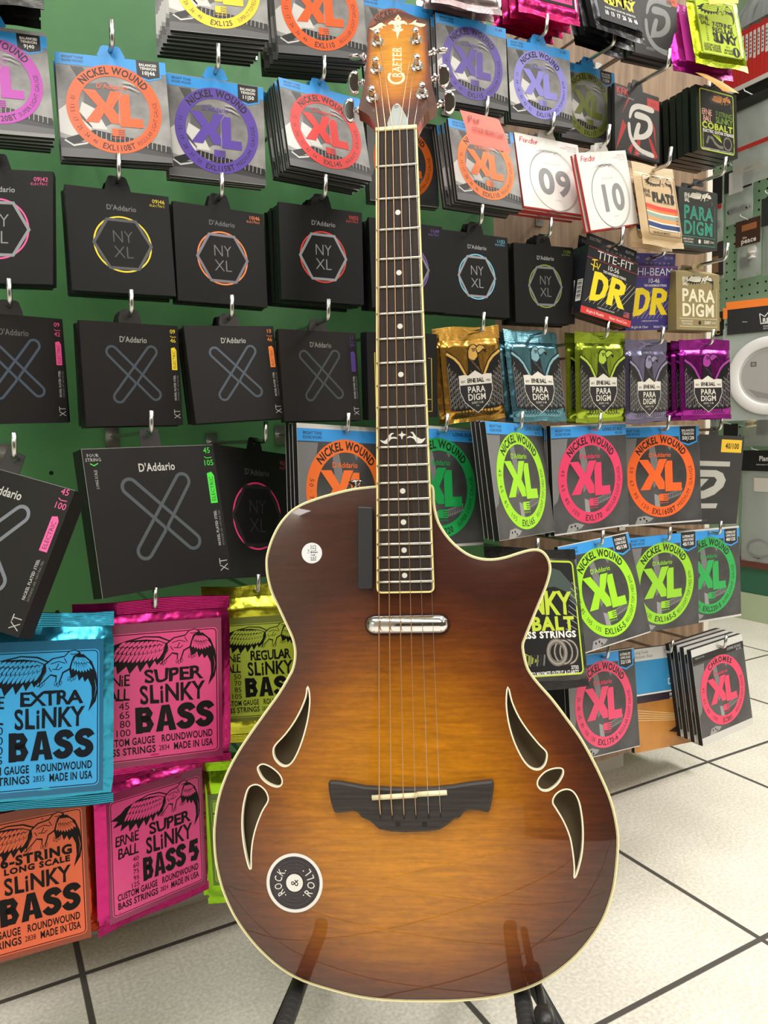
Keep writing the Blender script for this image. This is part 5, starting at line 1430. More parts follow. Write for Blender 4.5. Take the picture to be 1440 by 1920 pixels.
clear_bag('accessory_bag', 'clear blister with black parts beside the dark grey pack', 1.905, .54, .06, .40, (30, 30, 32), .05, [('clip', 'bar', 0, -20, 34, 26, (40, 40, 44)), ('clip', 'bar', 0, -80, 34, 26, (200, 200, 196)), ('clip', 'bar', 0, -140, 34, 26, (40, 40, 44))])
clear_bag('accessory_bag', 'dark pack with cream bars behind the yellow stickered pack', 2.02, .72, .10, .12, (30, 28, 30), .015, [('bar', 'bar', -30, 20, 26, 30, (222, 214, 190)), ('bar', 'bar', 2, 20, 26, 30, (222, 214, 190)), ('bar', 'bar', 34, 0, 20, 90, (30, 30, 34))])

# drum port ring in its bag, orange and black header
t = empty('drum_ring_pack', wmw(2.42, 1.672, .905, -62), 'clear pack with a large white ring under an orange and black header', 'accessory pack')
A = Art(); A.box(-150, 150, 2, 3, -150, 172, CLEAR2); A.build('plastic_bag', t)
A = Art()
n = 64
A.lathe([(.096, .0), (.134, .0), (.134, -.004), (.128, -.007), (.102, -.007), (.096, -.004), (.096, 0)], (0, -.001, 0), (0, 1, 0), mat((232, 230, 230), rough=.35), n)
A.build('white_ring', t)
A = Art(); A.ring(0, 0, 96, 90, mat((196, 194, 194)), 4, 64); A.disc(0, 0, 94, mat((168, 164, 162), rough=.5), 1, 64)
A.poly([(-70, -40), (-40, -72), (20, -84), (70, -60), (84, -30), (60, -50), (10, -66), (-36, -52)], mat((140, 138, 138), rough=.5), 3)
A.rect(-60, 34, -42, 50, mat((70, 70, 74)), 5); A.rect(-57, 37, -45, 47, mat((150, 148, 148)), 6); A.text('5.5', -51, 42, 5, INK, 7)
A.build('paper_insert', t)
A = Art(); A.box(-136, 136, -4, -2, 150, 236, mat((38, 38, 40), rough=.4)); A.face = -.004
wh = mat((226, 226, 226))
A.stroke([(-34, 212), (-30, 178), (30, 178), (34, 212), (18, 200), (0, 222), (-18, 200), (-34, 212)], 3, wh, 2, closed=False)
A.text('REMO', 0, 188, 13, wh, 3, bold=.05, width=50); A.text('QUALITY DRUM', 0, 168, 5, wh, 3, width=46); A.text('ACCESSORIES', 0, 160, 5, wh, 3, width=44)
A.stroke([(-88, 190), (-72, 188)], 1.6, wh, 3)
A.build('header_card', t)
A = Art(); A.box(-140, 140, -5, -1, 236, 262, mat((244, 130, 46), rough=.4)); A.box(-150, -136, -4.6, -1.4, 206, 244, mat((244, 130, 46), rough=.4)); A.build('orange_hanger', t)
make_peg_hook(1.672 - .02, 1.16, 2.40, 'clear pack with a large white ring')

# folded plastic bag on the red boxes
A = Art(); rnd = random.Random(3); V, F = [], []
nx, ny = 14, 10
for j in range(ny + 1):
    for i in range(nx + 1):
        u_, v_ = i / nx, j / ny
        zz = .03 + .10 * math.sin(math.pi * u_) * math.sin(math.pi * v_) + rnd.uniform(-.012, .012)
        if i in (0, nx) or j in (0, ny): zz = .002
        V.append((-.13 + .26 * u_, -.01 + .10 * v_, zz))
for j in range(ny):
    for i in range(nx):
        q = j * (nx + 1) + i; F.append((q, q + 1, q + nx + 2, q + nx + 1))
A.raw(V, F, mat((176, 182, 186), rough=.2, alpha=.7))
tag(A.build('plastic_bag', mw=wmw(2.51, 1.80, 2.136, -90)), 'crumpled grey plastic bag lying on the red boxes', 'bag')

# dark counter added unseen behind the viewer, for its dark reflection in the guitar
A = Art(); A.box(-900, 1900, -2500, -1900, 0, 900, mat((70, 60, 52), rough=.5)); A.box(-920, 1920, -2520, -1880, 900, 930, mat((120, 104, 86), rough=.4))
tag(A.build('reflection_counter', mw=WALLROT), 'dark counter added unseen behind the viewer for its reflection', 'counter')

# ------------------------------------------------------------------ the guitar (own frame: x across, z up the neck, y into the body; mm)
G_O = Vector((0.02452487, 0.79992782, 1.04019548))
G_X = Vector((0.99570017, -0.092567, 0.00353765))
G_U = Vector((0.01370912, 0.18501638, 0.98263981))
G_N = Vector((-0.09161454, -0.97836613, 0.18548985))
GM = Matrix(((G_X.x, -G_N.x, G_U.x, G_O.x), (G_X.y, -G_N.y, G_U.y, G_O.y), (G_X.z, -G_N.z, G_U.z, G_O.z), (0, 0, 0, 1)))
BODY =  [(-28.7, -360.0), (-51.7, -362.0), (-74.1, -366.8), (-89.1, -370.9), (-104.1, -376.4), (-116.2, -384.3), (-126.8, -396.6), (-134.4, -411.3), (-139.0, -426.0), (-139.8, -435.5), (-138.8, -447.3), (-134.7, -463.5), (-127.3, -479.7), (-119.2, -497.2), (-114.0, -508.8), (-111.5, -520.4), (-112.0, -530.5), (-114.2, -539.0), (-116.9, -544.2), (-127.4, -561.3), (-142.3, -581.2), (-157.1, -601.1), (-170.5, -621.0), (-180.9, -640.8), (-188.2, -662.0), (-191.9, -684.4), (-192.6, -701.2), (-190.8, -721.9), (-185.9, -742.6), (-180.2, -757.5), (-171.8, -773.5), (-160.5, -789), (-146.5, -804), (-127.5, -819.1), (-105.3, -830.2), (-75.0, -838.3), (-47.7, -843.4), (-20.6, -845.1), (11.8, -844.8), (43.9, -843.0), (75.8, -838.7), (102.4, -831.0), (123.7, -820.7), (145.2, -805.0), (161.5, -788.1), (175.3, -768.7), (184.0, -748.2), (188.6, -730.2), (192.4, -701.0), (191.8, -682.9), (187.8, -661.9), (180.2, -640.9), (169.8, -618.2), (160.5, -601.2), (149.6, -585.4), (137.2, -568.1), (126.1, -555.0), (118.4, -544.7), (114.3, -535.9), (111.5, -519.6), (113.9, -511.2), (119.3, -498.6), (126.8, -481.8), (134.4, -465.0), (138.8, -452.3), (140.1, -443.8), (138.3, -435.3), (133.7, -428.7), (127.4, -425.8), (118.9, -426.3), (108.9, -428.9), (97.5, -432.3), (86.1, -434.2), (74.7, -433.7), (63.3, -430.1), (53.5, -423.5), (45.1, -415.3), (38.1, -405.7), (32.6, -394.0), (29.9, -379.3), (29.6, -366), (27.5, -361), (22, -359.8), (0, -359.6), (-20, -359.8)]
HOLES =  [[(-97.9, -555.3), (-95.9, -566.6), (-97.5, -583.6), (-102.1, -601.8), (-108.0, -617.3), (-113.9, -627.1), (-119.7, -630.9), (-125.6, -629.2), (-130.6, -623.7), (-132.1, -616.7), (-129.9, -611.0), (-121.0, -601.9), (-112.2, -590.6), (-104.8, -577.9), (-99.6, -565.2)], [(-147.5, -634.3), (-146.1, -630.7), (-141.6, -629.3), (-134.3, -632.1), (-127.1, -637.6), (-123.7, -643.2), (-124.2, -648.1), (-128.6, -650.2), (-135.9, -648.1), (-143.2, -642.6)], [(-152.0, -649.0), (-146.1, -649.3), (-140.3, -653.8), (-137.4, -660.0), (-138.1, -664.9), (-143.3, -673.2), (-149.1, -687.1), (-152.8, -701.0), (-154.3, -714.8), (-154.5, -727.1), (-157.2, -723.1), (-160.8, -708.0), (-163.0, -690.1), (-162.6, -674.8), (-160.5, -662.3), (-157.1, -652.5)], [(95.1, -556.6), (93.2, -571.8), (94.8, -589.1), (98.7, -604.9), (104.7, -619.2), (110.9, -628.5), (117.2, -632.4), (123.0, -632.0), (127.5, -627.0), (129.2, -619.9), (127.9, -615.6), (122.3, -609.9), (112.7, -597.8), (104.4, -584.8), (98.3, -570.4)], [(119.6, -646.2), (121.3, -640.5), (127.2, -634.8), (134.5, -631.9), (141.6, -631.6), (143.7, -634.0), (142.5, -638.9), (137.5, -646.0), (129.5, -651.5), (123.0, -651.1)], [(145.9, -650.6), (138.7, -653.1), (134.2, -658.1), (133.3, -663.0), (136.0, -667.9), (142.7, -679.7), (147.8, -693.6), (150.0, -708.9), (150.7, -721.3), (150.2, -729.9), (153.7, -722.7), (157.8, -707.4), (159.5, -690.7), (159.1, -675.3), (156.9, -661.4), (152.2, -653.0)]]
BRIDGE =  [(-77.2, -642.7), (-64.9, -643.3), (-53.6, -645.2), (-41.9, -647.3), (-19.1, -648.4), (1.1, -648.7), (21.1, -648.1), (39.9, -646.0), (58.7, -642.9), (78.8, -640.9), (78.8, -646.7), (77.0, -657.6), (73.9, -670.4), (63.9, -668.5), (53.8, -668.2), (49.5, -670.6), (47.1, -674.8), (41.4, -676.3), (34.6, -681.9), (27.2, -686.3), (17.1, -687.9), (-4.8, -689.1), (-18.3, -688.4), (-29.4, -686.6), (-37.7, -679.2), (-45.9, -675.9), (-49.4, -671.2), (-54.5, -670.1), (-71.4, -672.7), (-74.8, -662.6), (-76.9, -651.6)]
SADDLE = [(-35.3, -657.1), (35.1, -652.6)]
STRB = [(-27.6, -674.1), (-16.5, -674.4), (-5.4, -674.3), (5.8, -674.2), (17.6, -673.4), (28.6, -672.5)]
STRN = [(-17.8, 0.4), (-10.7, 0.5), (-3.6, 0.5), (3.7, 0.5), (11.0, 0.5), (18.4, 0.5)]
STRS = [(-28.2, -655.3), (-17.1, -654.7), (-5.6, -654.2), (5.4, -653.6), (17.3, -653.0), (28.2, -652.4)]
HEAD =  [(-21.0, 6.2), (-21.8, 11.2), (-23.8, 16.2), (-28.8, 23.5), (-34.9, 29.0), (-39.4, 31.9), (-38.0, 38.6), (-35.1, 54.7), (-32.8, 73.6), (-31.5, 99.3), (-30.7, 119.0), (-30.6, 140.4), (-25.7, 143.2), (-18.4, 147.8), (-11.2, 153.1), (-3.9, 157.7), (2.4, 159.0), (8.6, 157.6), (15.8, 154.1), (23.0, 149.2), (29.1, 143.8), (33.7, 141.0), (33.7, 127.9), (33.7, 105.5), (34.9, 85.9), (37.0, 60.2), (39.7, 41.2), (41.9, 30.4), (37.5, 27.1), (31.5, 22.2), (26.5, 15.3), (23.0, 7.1), (21.7, 2.3)]
POSTS = [(-19.6, 119.1), (-20.7, 82.0), (-24.5, 44.8), (21.1, 117.4), (22.0, 81.5), (26.9, 44.3)]
BUTT = [(-44.7, 121.8), (-45.2, 86.2), (-49.5, 49.2), (47.2, 121.1), (47.9, 85.7), (52.7, 49.9)]
TRC = [(-7.9, 5.0), (-8.9, 10.0), (-6.0, 20.7), (-3.5, 30.4), (-1.5, 33.3), (1.0, 34.3), (3.5, 32.8), (5.9, 28.3), (8.9, 20.6), (11.8, 13.0), (12.2, 4.4)]
ORN = [[(-28.8, 139.5), (-25.7, 139.8), (-21.5, 142.1), (-18.4, 145.1), (-15.3, 146.1), (-13.2, 143.8), (-9.6, 140.5), (-13.2, 141.4), (-15.3, 140.7), (-13.7, 137.2), (-17.4, 139.2), (-20.4, 135.5), (-24.6, 135.9)], [(13.1, 140.9), (16.8, 141.8), (19.9, 144.8), (22.5, 145.9), (20.9, 142.7), (24.0, 141.0), (28.1, 139.9), (32.1, 138.1), (30.0, 135.6), (25.9, 135.4), (22.9, 137.1), (18.8, 139.6)], [(2.4, 155.6), (6.0, 148.4), (3.9, 146.6), (8.5, 146.1), (11.6, 143.1), (12.3, 139.9), (8.5, 142.1), (5.9, 141.7), (4.9, 140.2), (5.9, 137.0), (4.4, 135.2), (8.2, 134.7), (6.4, 132.0), (3.8, 131.2), (1.4, 120.8), (0.2, 131.6), (-2.3, 133.0), (-4.7, 135.5), (-0.8, 135.7), (-2.3, 137.9), (-1.6, 140.9), (-3.9, 142.8), (-8.0, 142.2), (-8.2, 144.6), (-4.9, 147.6), (0.3, 147.0), (-1.8, 149.3)]]
INL = [[(-22.0, -316.6), (-18.0, -317.6), (-15.0, -315.4), (-13.0, -312.0), (-10.5, -310.1), (-8.1, -310.4), (-10.1, -311.6), (-11.1, -314.0), (-7.1, -314.0), (-4.2, -316.3), (-8.2, -315.6), (-11.6, -316.5), (-15.1, -320.6), (-19.1, -319.7)], [(22.6, -316.2), (19.2, -317.1), (16.3, -316.0), (13.4, -313.9), (10.6, -309.9), (8.1, -310.0), (10.0, -311.8), (10.5, -314.3), (6.6, -313.7), (3.6, -316.3), (7.5, -315.2), (11.4, -316.8), (14.2, -320.9), (19.1, -320.8)], [(-0.4, -308.5), (0.8, -311.0), (4.2, -312.1), (0.9, -313.5), (-0.5, -316.9), (-1.7, -313.4), (-4.2, -312.1), (-1.4, -310.9)]]
DOTS = [(0.1, -85.6), (-0.1, -148.2), (-0.1, -203.1), (-0.2, -251.9), (-0.7, -367.5), (-0.5, -397.9), (-0.5, -425.0), (-0.5, -449.3)]
gt = empty('guitar', GM, 'amber sunburst thin hollow guitar with leaf shaped sound holes, standing on a black stand', 'guitar')

def inside(p, poly):
    x, y = p; r = False; j = len(poly) - 1
    for i in range(len(poly)):
        xi, yi = poly[i]; xj, yj = poly[j]
        if (yi > y) != (yj > y) and x < (xj - xi) * (y - yi) / (yj - yi) + xi: r = not r
        j = i
    return r
def dist(p, poly):
    b = 1e9; x, y = p
    for i in range(len(poly)):
        ax, ay = poly[i - 1]; bx, by = poly[i]
        dx, dy = bx - ax, by - ay; L = dx * dx + dy * dy
        t_ = 0 if L == 0 else max(0, min(1, ((x - ax) * dx + (y - ay) * dy) / L))
        b = min(b, (x - ax - t_ * dx) ** 2 + (y - ay - t_ * dy) ** 2)
    return math.sqrt(b)
def offset(poly, d):
    """move a closed outline inwards by d (outline counter-clockwise)"""
    n = len(poly); a = sum(poly[i - 1][0] * poly[i][1] - poly[i][0] * poly[i - 1][1] for i in range(n)); s = 1 if a > 0 else -1
    out = []
    for i in range(n):
        ax, ay = poly[i - 1]; bx, by = poly[(i + 1) % n]
        dx, dy = bx - ax, by - ay; L = math.hypot(dx, dy) or 1
        out.append((poly[i][0] - s * dy / L * d, poly[i][1] + s * dx / L * d))
    return out
def plate(outline, holes, step, yfun, bfun, m, name, parent, extra=None):
    pts = [Vector(p) for p in outline]; edges = [(i, (i + 1) % len(outline)) for i in range(len(outline))]
    for h in holes:
        b = len(pts); pts += [Vector(p) for p in h]; edges += [(b + i, b + (i + 1) % len(h)) for i in range(len(h))]
    xs = [p[0] for p in outline]; zs = [p[1] for p in outline]
    x = min(xs)
    while x < max(xs):
        z = min(zs)
        while z < max(zs):
            p = (x + .37, z + .21)
            if inside(p, outline) and dist(p, outline) > step * .5 and not any(inside(p, h) or dist(p, h) < step * .4 for h in holes): pts.append(Vector(p))
            z += step
        x += step
    V, E_, F, *_ = delaunay_2d_cdt(pts, edges, [], 0, 1e-4)
    F2 = []
    for f in F:
        c = (sum(V[i].x for i in f) / len(f), sum(V[i].y for i in f) / len(f))
        if inside(c, outline) and not any(inside(c, h) for h in holes):
            a = sum(V[f[i - 1]].x * V[f[i]].y - V[f[i]].x * V[f[i - 1]].y for i in range(len(f)))
            F2.append(f if a > 0 else f[::-1])
    ds = [dist((v.x, v.y), outline) for v in V]
    A = Art()
    A.raw([(v.x * .001, yfun(v.x, v.y, d) * .001, v.y * .001) for v, d in zip(V, ds)], F2, m, smooth=True)
    nv = len(V)
    vals = [bfun(v.x, v.y, d) for v, d in zip(V, ds)]
    if extra: extra(A)
    o = A.build(name, parent)
    at = o.data.attributes.new('burst', 'FLOAT', 'POINT')
    vals += [1.0] * (len(o.data.vertices) - nv)
    at.data.foreach_set('value', vals)
    return o

def burst_material(name, stops, flame=.5):
    m = bpy.data.materials.new(name); m.use_nodes = True
    nt = m.node_tree; L = nt.links.new; b = nt.nodes['Principled BSDF']
    at = nt.nodes.new('ShaderNodeAttribute'); at.attribute_name = 'burst'
    tc = nt.nodes.new('ShaderNodeTexCoord'); mp = nt.nodes.new('ShaderNodeMapping'); mp.inputs['Scale'].default_value = (24, 40, 300)
    n1 = nt.nodes.new('ShaderNodeTexNoise'); n1.inputs['Scale'].default_value = 1.0; n1.inputs['Detail'].default_value = 4; n1.inputs['Distortion'].default_value = .6
    L(tc.outputs['Object'], mp.inputs['Vector']); L(mp.outputs[0], n1.inputs['Vector'])
    mp2 = nt.nodes.new('ShaderNodeMapping'); mp2.inputs['Scale'].default_value = (160, 60, 380)
    n2 = nt.nodes.new('ShaderNodeTexNoise'); n2.inputs['Scale'].default_value = 1.0; n2.inputs['Detail'].default_value = 2
    L(tc.outputs['Object'], mp2.inputs['Vector']); L(mp2.outputs[0], n2.inputs['Vector'])
    ad = nt.nodes.new('ShaderNodeMath'); ad.operation = 'MULTIPLY_ADD'; ad.inputs[1].default_value = -.10 * flame; L(n1.outputs['Fac'], ad.inputs[0])
    mm = nt.nodes.new('ShaderNodeMath'); mm.operation = 'ADD'; mm.inputs[1].default_value = .05 * flame; L(at.outputs['Fac'], mm.inputs[0]); L(mm.outputs[0], ad.inputs[2])
    cr = nt.nodes.new('ShaderNodeValToRGB'); e = cr.color_ramp.elements
    e[0].position, e[0].color = stops[0][0], (*lin(stops[0][1]), 1)
    e[1].position, e[1].color = stops[-1][0], (*lin(stops[-1][1]), 1)
    for p, c in stops[1:-1]:
        q = e.new(p); q.color = (*lin(c), 1)
    L(ad.outputs[0], cr.inputs['Fac'])
    r2 = nt.nodes.new('ShaderNodeMapRange'); r2.inputs['From Min'].default_value = .35; r2.inputs['From Max'].default_value = .65; r2.inputs['To Min'].default_value = 1 - .42 * flame; r2.inputs['To Max'].default_value = 1 + .16 * flame
    L(n1.outputs['Fac'], r2.inputs['Value'])
    r3 = nt.nodes.new('ShaderNodeMapRange'); r3.inputs['From Min'].default_value = .3; r3.inputs['From Max'].default_value = .7; r3.inputs['To Min'].default_value = .9; r3.inputs['To Max'].default_value = 1.06
    L(n2.outputs['Fac'], r3.inputs['Value'])
    ml = nt.nodes.new('ShaderNodeMath'); ml.operation = 'MULTIPLY'; L(r2.outputs[0], ml.inputs[0]); L(r3.outputs[0], ml.inputs[1])
    mx = nt.nodes.new('ShaderNodeMixRGB'); mx.blend_type = 'MULTIPLY'; mx.inputs[0].default_value = 1; L(cr.outputs[0], mx.inputs[1]); L(ml.outputs[0], mx.inputs[2])
    L(mx.outputs[0], b.inputs['Base Color'])
    b.inputs['Roughness'].default_value = .35
    b.inputs['Specular IOR Level'].default_value = .3
    b.inputs['Coat Weight'].default_value = 1.0; b.inputs['Coat Roughness'].default_value = .015; b.inputs['Coat IOR'].default_value = 1.52
    return m
SUN = burst_material('sunburst_maple', [(0.0, (204, 132, 4)), (.30, (178, 110, 5)), (.55, (132, 72, 9)), (.78, (95, 44, 14)), (1.0, (64, 28, 16))])
HEADSUN = burst_material('head_maple', [(0.0, (216, 146, 18)), (.40, (196, 118, 18)), (.72, (132, 62, 24)), (1.0, (82, 38, 26))], .35)
SIDE = mat((66, 28, 18), rough=.3, coat=1.0)
OUT = smooth_closed(BODY[::-1] if sum(BODY[i - 1][0] * BODY[i][1] - BODY[i][0] * BODY[i - 1][1] for i in range(len(BODY))) < 0 else BODY, 3)
HO = [smooth_closed(h[::-1] if sum(h[i - 1][0] * h[i][1] - h[i][0] * h[i - 1][1] for i in range(len(h))) < 0 else h, 3) for h in HOLES]
def ytop(x, z, d): return 12.0 - 4.2 * (1 - math.exp(-d / 26))
def burst(x, z, d):
    r = math.sqrt(((x + 6) / 178) ** 2 + ((z + 672) / (205 if z > -672 else 215)) ** 2)
    e = max(0, 1 - d / 46)
    v = max(r ** 1.5, 0) * .9
    v = v + (1 - min(v, 1)) * e ** 1.6 * .75
    return min(1, max(0, v))
def body_shell(A):
    n = len(OUT)
    for (y0, y1, sh0, sh1, m) in ((12.2, 16, 0, 0, CREAM), (16, 80, .3, .3, SIDE), (80, 88, .3, 6, SIDE)):
        a, b = offset(OUT, sh0), offset(OUT, sh1)
        V = [(p[0] * .001, y0 * .001, p[1] * .001) for p in a] + [(p[0] * .001, y1 * .001, p[1] * .001) for p in b]
        A.raw(V, [(i, n + i, n + (i + 1) % n, (i + 1) % n) for i in range(n)], m, smooth=True)
    b = offset(OUT, 6)
    A.raw([(p[0] * .001, .088, p[1] * .001) for p in b], [tuple(range(n - 1, -1, -1))], SIDE)
    # floor of the hollow body, seen through the holes
    b = offset(OUT, 4)
    A.raw([(p[0] * .001, .040, p[1] * .001) for p in b], [tuple(range(n))], mat((132, 112, 82), rough=.7))
plate(OUT, HO, 7.0, ytop, burst, SUN, 'body', gt, body_shell)

# binding: cream edge with thin dark purfling lines
A = Art()
n = len(OUT)
for d0, d1, m, up in ((-.15, 1.5, CREAM, .25), (1.5, 1.85, INK, .22), (1.85, 2.35, CREAM, .2), (2.35, 2.65, INK, .16)):
    a, b = offset(OUT, d0), offset(OUT, d1)
    V = [(p[0] * .001, (12.0 - up - 4.2 * (1 - math.exp(-max(0, d0) / 26))) * .001, p[1] * .001) for p in a] + [(p[0] * .001, (12.0 - up - 4.2 * (1 - math.exp(-d1 / 26))) * .001, p[1] * .001) for p in b]
    A.raw(V, [(i, (i + 1) % n, n + (i + 1) % n, n + i) for i in range(n)], m)
a = offset(OUT, -.15)
A.raw([(p[0] * .001, .01175, p[1] * .001) for p in a] + [(p[0] * .001, .0162, p[1] * .001) for p in a], [(i, n + i, n + (i + 1) % n, (i + 1) % n) for i in range(n)], CREAM)
A.build('binding', gt)
RIM = mat((238, 232, 206), rough=.35)
for h in HO:
    A = Art(); n = len(h)
    c = [ytop(p[0], p[1], dist(p, OUT)) for p in h]
    o1, i1 = offset(h, -.9), offset(h, .5)
    V = [(p[0] * .001, (y - .25) * .001, p[1] * .001) for p, y in zip(o1, c)] + [(p[0] * .001, (y - .25) * .001, p[1] * .001) for p, y in zip(i1, c)] + [(p[0] * .001, (y + 4.2) * .001, p[1] * .001) for p, y in zip(i1, c)]
    A.raw(V, [(i, (i + 1) % n, n + (i + 1) % n, n + i) for i in range(n)] + [(n + i, n + (i + 1) % n, 2 * n + (i + 1) % n, 2 * n + i) for i in range(n)], RIM)
    A.build('sound_hole_rim', gt)

# neck and fretboard
WN, WE = 41.94, 61.05
def fw(s): return WN + (WE - WN) * s / 648
ROSE = noise_mat('rosewood', (33, 26, 22), (58, 47, 40), 1.0, detail=5, rough=.62, lo=.3, hi=.7, stretch=(520, 60, 14), spec=.25)
A = Art()
V, F = [], []
K = 12
zs = [4 - 18 * i for i in range(21)]
for z in zs:
    hw = fw(-z) / 2 - .6
    dp = 19 + 4 * min(1, -z / 360)
    for k in range(K + 1):
        th = math.pi * k / K
        V.append((-hw * math.cos(th) * .001, (5.5 + dp * math.sin(th)) * .001, z * .001))
for i in range(len(zs) - 1):
    for k in range(K):
        q = i * (K + 1) + k
        F.append((q, q + 1, q + K + 2, q + K + 1))
NECKM = mat((92, 44, 28), rough=.3, coat=1.0)
A.raw(V, F, NECKM, smooth=True)
A.box(-26, 26, 20, 70, -372, -345, NECKM)
A.build('neck', gt)
fb_out = [(-fw(0) / 2, 1.5), (-fw(466) / 2, -461)] + arcpts(-fw(466) / 2 + 5, -461.2, 5, 180, 270, 4) + arcpts(fw(466) / 2 - 5, -461.2, 5, 270, 360, 4) + [(fw(0) / 2, 1.5)]
A = Art(); A.slab(fb_out, 0, 7.5, ROSE)
fb = A.build('fretboard', gt)
A = Art()
inn = [(-fw(0) / 2 + 1.7, 1.5), (-fw(466) / 2 + 1.7, -460)] + arcpts(-fw(466) / 2 + 5, -461.2, 3.3, 180, 270, 4) + arcpts(fw(466) / 2 - 5, -461.2, 3.3, 270, 360, 4) + [(fw(0) / 2 - 1.7, 1.5)]
BIND = mat((240, 226, 158), rough=.3)
for i in range(len(fb_out) - 1):
    p, q, r_, s_ = fb_out[i], fb_out[i + 1], inn[i + 1], inn[i]
    A.raw([(c[0] * .001, -.00015, c[1] * .001) for c in (p, q, r_, s_)], [(0, 1, 2, 3)], BIND)
    ox = [(c[0] * 1.003, c[1] - (.1 if c[1] < -455 else 0)) for c in (p, q)]
    A.raw([(ox[0][0] * .001, -.00015, ox[0][1] * .001), (ox[1][0] * .001, -.00015, ox[1][1] * .001), (ox[1][0] * .001, .0075, ox[1][1] * .001), (ox[0][0] * .001, .0075, ox[0][1] * .001)], [(0, 3, 2, 1)], BIND)
A.build('fretboard_binding', fb)
FRET = mat((206, 202, 190), rough=.25, metal=.9)
for k in range(1, 22):
    s = 648 * (1 - 2 ** (-k / 12)); hw = fw(s) / 2 - 1.3
    A = Art(); A.tube([(-hw * .001, .0001, -s * .001), (-hw * .001 + .0006, -.0005, -s * .001), (hw * .001 - .0006, -.0005, -s * .001), (hw * .001, .0001, -s * .001)], .00125, FRET, 8)
    A.build('fret', fb)
PEARL = mat((224, 224, 216), rough=.25, coat=.6)
for x, z in DOTS:
    A = Art(-.00005); A.disc(x, z, 2.7 if z > -400 else 2.6, PEARL, 1, 24); A.build('inlay_dot', fb)
for q in INL:
    A = Art(-.00005); A.poly(smooth_closed(q, 3), PEARL, 1); A.build('leaf_inlay', fb)
A = Art(); A.box(-21.2, 21.2, -1.6, 7, 1.2, 5.4, mat((238, 226, 178), rough=.35)); A.build('nut', gt, bevel=.0008)

# headstock, tilted back
TILT = Matrix.Rotation(R(-12), 4, 'X')
def heady(A_, name, parent=gt, **k):
    o = A_.build(name, parent, **k)
    o.matrix_local = TILT
    return o
HD = smooth_open(HEAD[:6], 3)[:-1] + smooth_open(HEAD[5:12], 3)[:-1] + smooth_open(HEAD[11:23], 3)[:-1] + smooth_open(HEAD[22:28], 3)[:-1] + smooth_open(HEAD[27:], 3)
if sum(HD[i - 1][0] * HD[i][1] - HD[i][0] * HD[i - 1][1] for i in range(len(HD))) < 0: HD = HD[::-1]
HEDGE = mat((120, 56, 36), rough=.3, coat=1.0)
def head_shell(A):
    n = len(HD)
    A.raw([(p[0] * .001, 0, p[1] * .001) for p in HD] + [(p[0] * .001, .015, p[1] * .001) for p in HD], [(i, n + i, n + (i + 1) % n, (i + 1) % n) for i in range(n)], HEDGE)
    A.raw([(p[0] * .001, .015, p[1] * .001) for p in HD], [tuple(range(n - 1, -1, -1))], HEDGE)
def hburst(x, z, d):
    r = math.sqrt((x / 40) ** 2 + ((z - 98) / 66) ** 2)
    return min(1, .75 * r ** 2 + .5 * max(0, 1 - d / 8) ** 2 + .6 * max(0, (z - 138) / 22))
hd = plate(HD, [], 3.0, lambda x, z, d: 0, hburst, HEADSUN, 'headstock', gt, head_shell)
hd.matrix_local = TILT
GOLD = mat((246, 236, 196), rough=.3)
for q in ORN:
    A = Art(); A.poly(q, GOLD, 2); A.build('leaf_ornament', hd)
A = Art(); A.disc(1.8, 139.2, 1.1, HEADSUN, 4, 16); A.poly([(2.3, 152.6), (.8, 149.6), (2.2, 148.0), (3.8, 149.6)], HEADSUN, 4); A.build('ornament_eye', hd)
A = Art()
A.text('RAFTER', 1.2, 89, 8.6, GOLD, 2, rot=90, width=41, bold=.008, shear=.2, res=4)
A.text('C', .2, 67.2, 17.5, GOLD, 2, rot=90, bold=.005, sx=.95, shear=.1, res=6)
for x in (-3.4, 5.6):
    for i in range(6): A.rect(x - .35, 70.5 + i * 6.9, x + .35, 75.0 + i * 6.9, GOLD, 2)
A.build('maker_name', hd)
A = Art(); A.slab(smooth_open(TRC, 3), -1.2, 0, mat((168, 176, 174), rough=.35)); tr = A.build('truss_rod_cover', hd)
A = Art(); A.lathe([(0, .0022), (1.6e-3, .0018), (2.1e-3, .0008), (2.1e-3, 0)], (.0005, -.0011, .0315), (0, -1, 0), CHROME, 16); A.build('screw', hd)

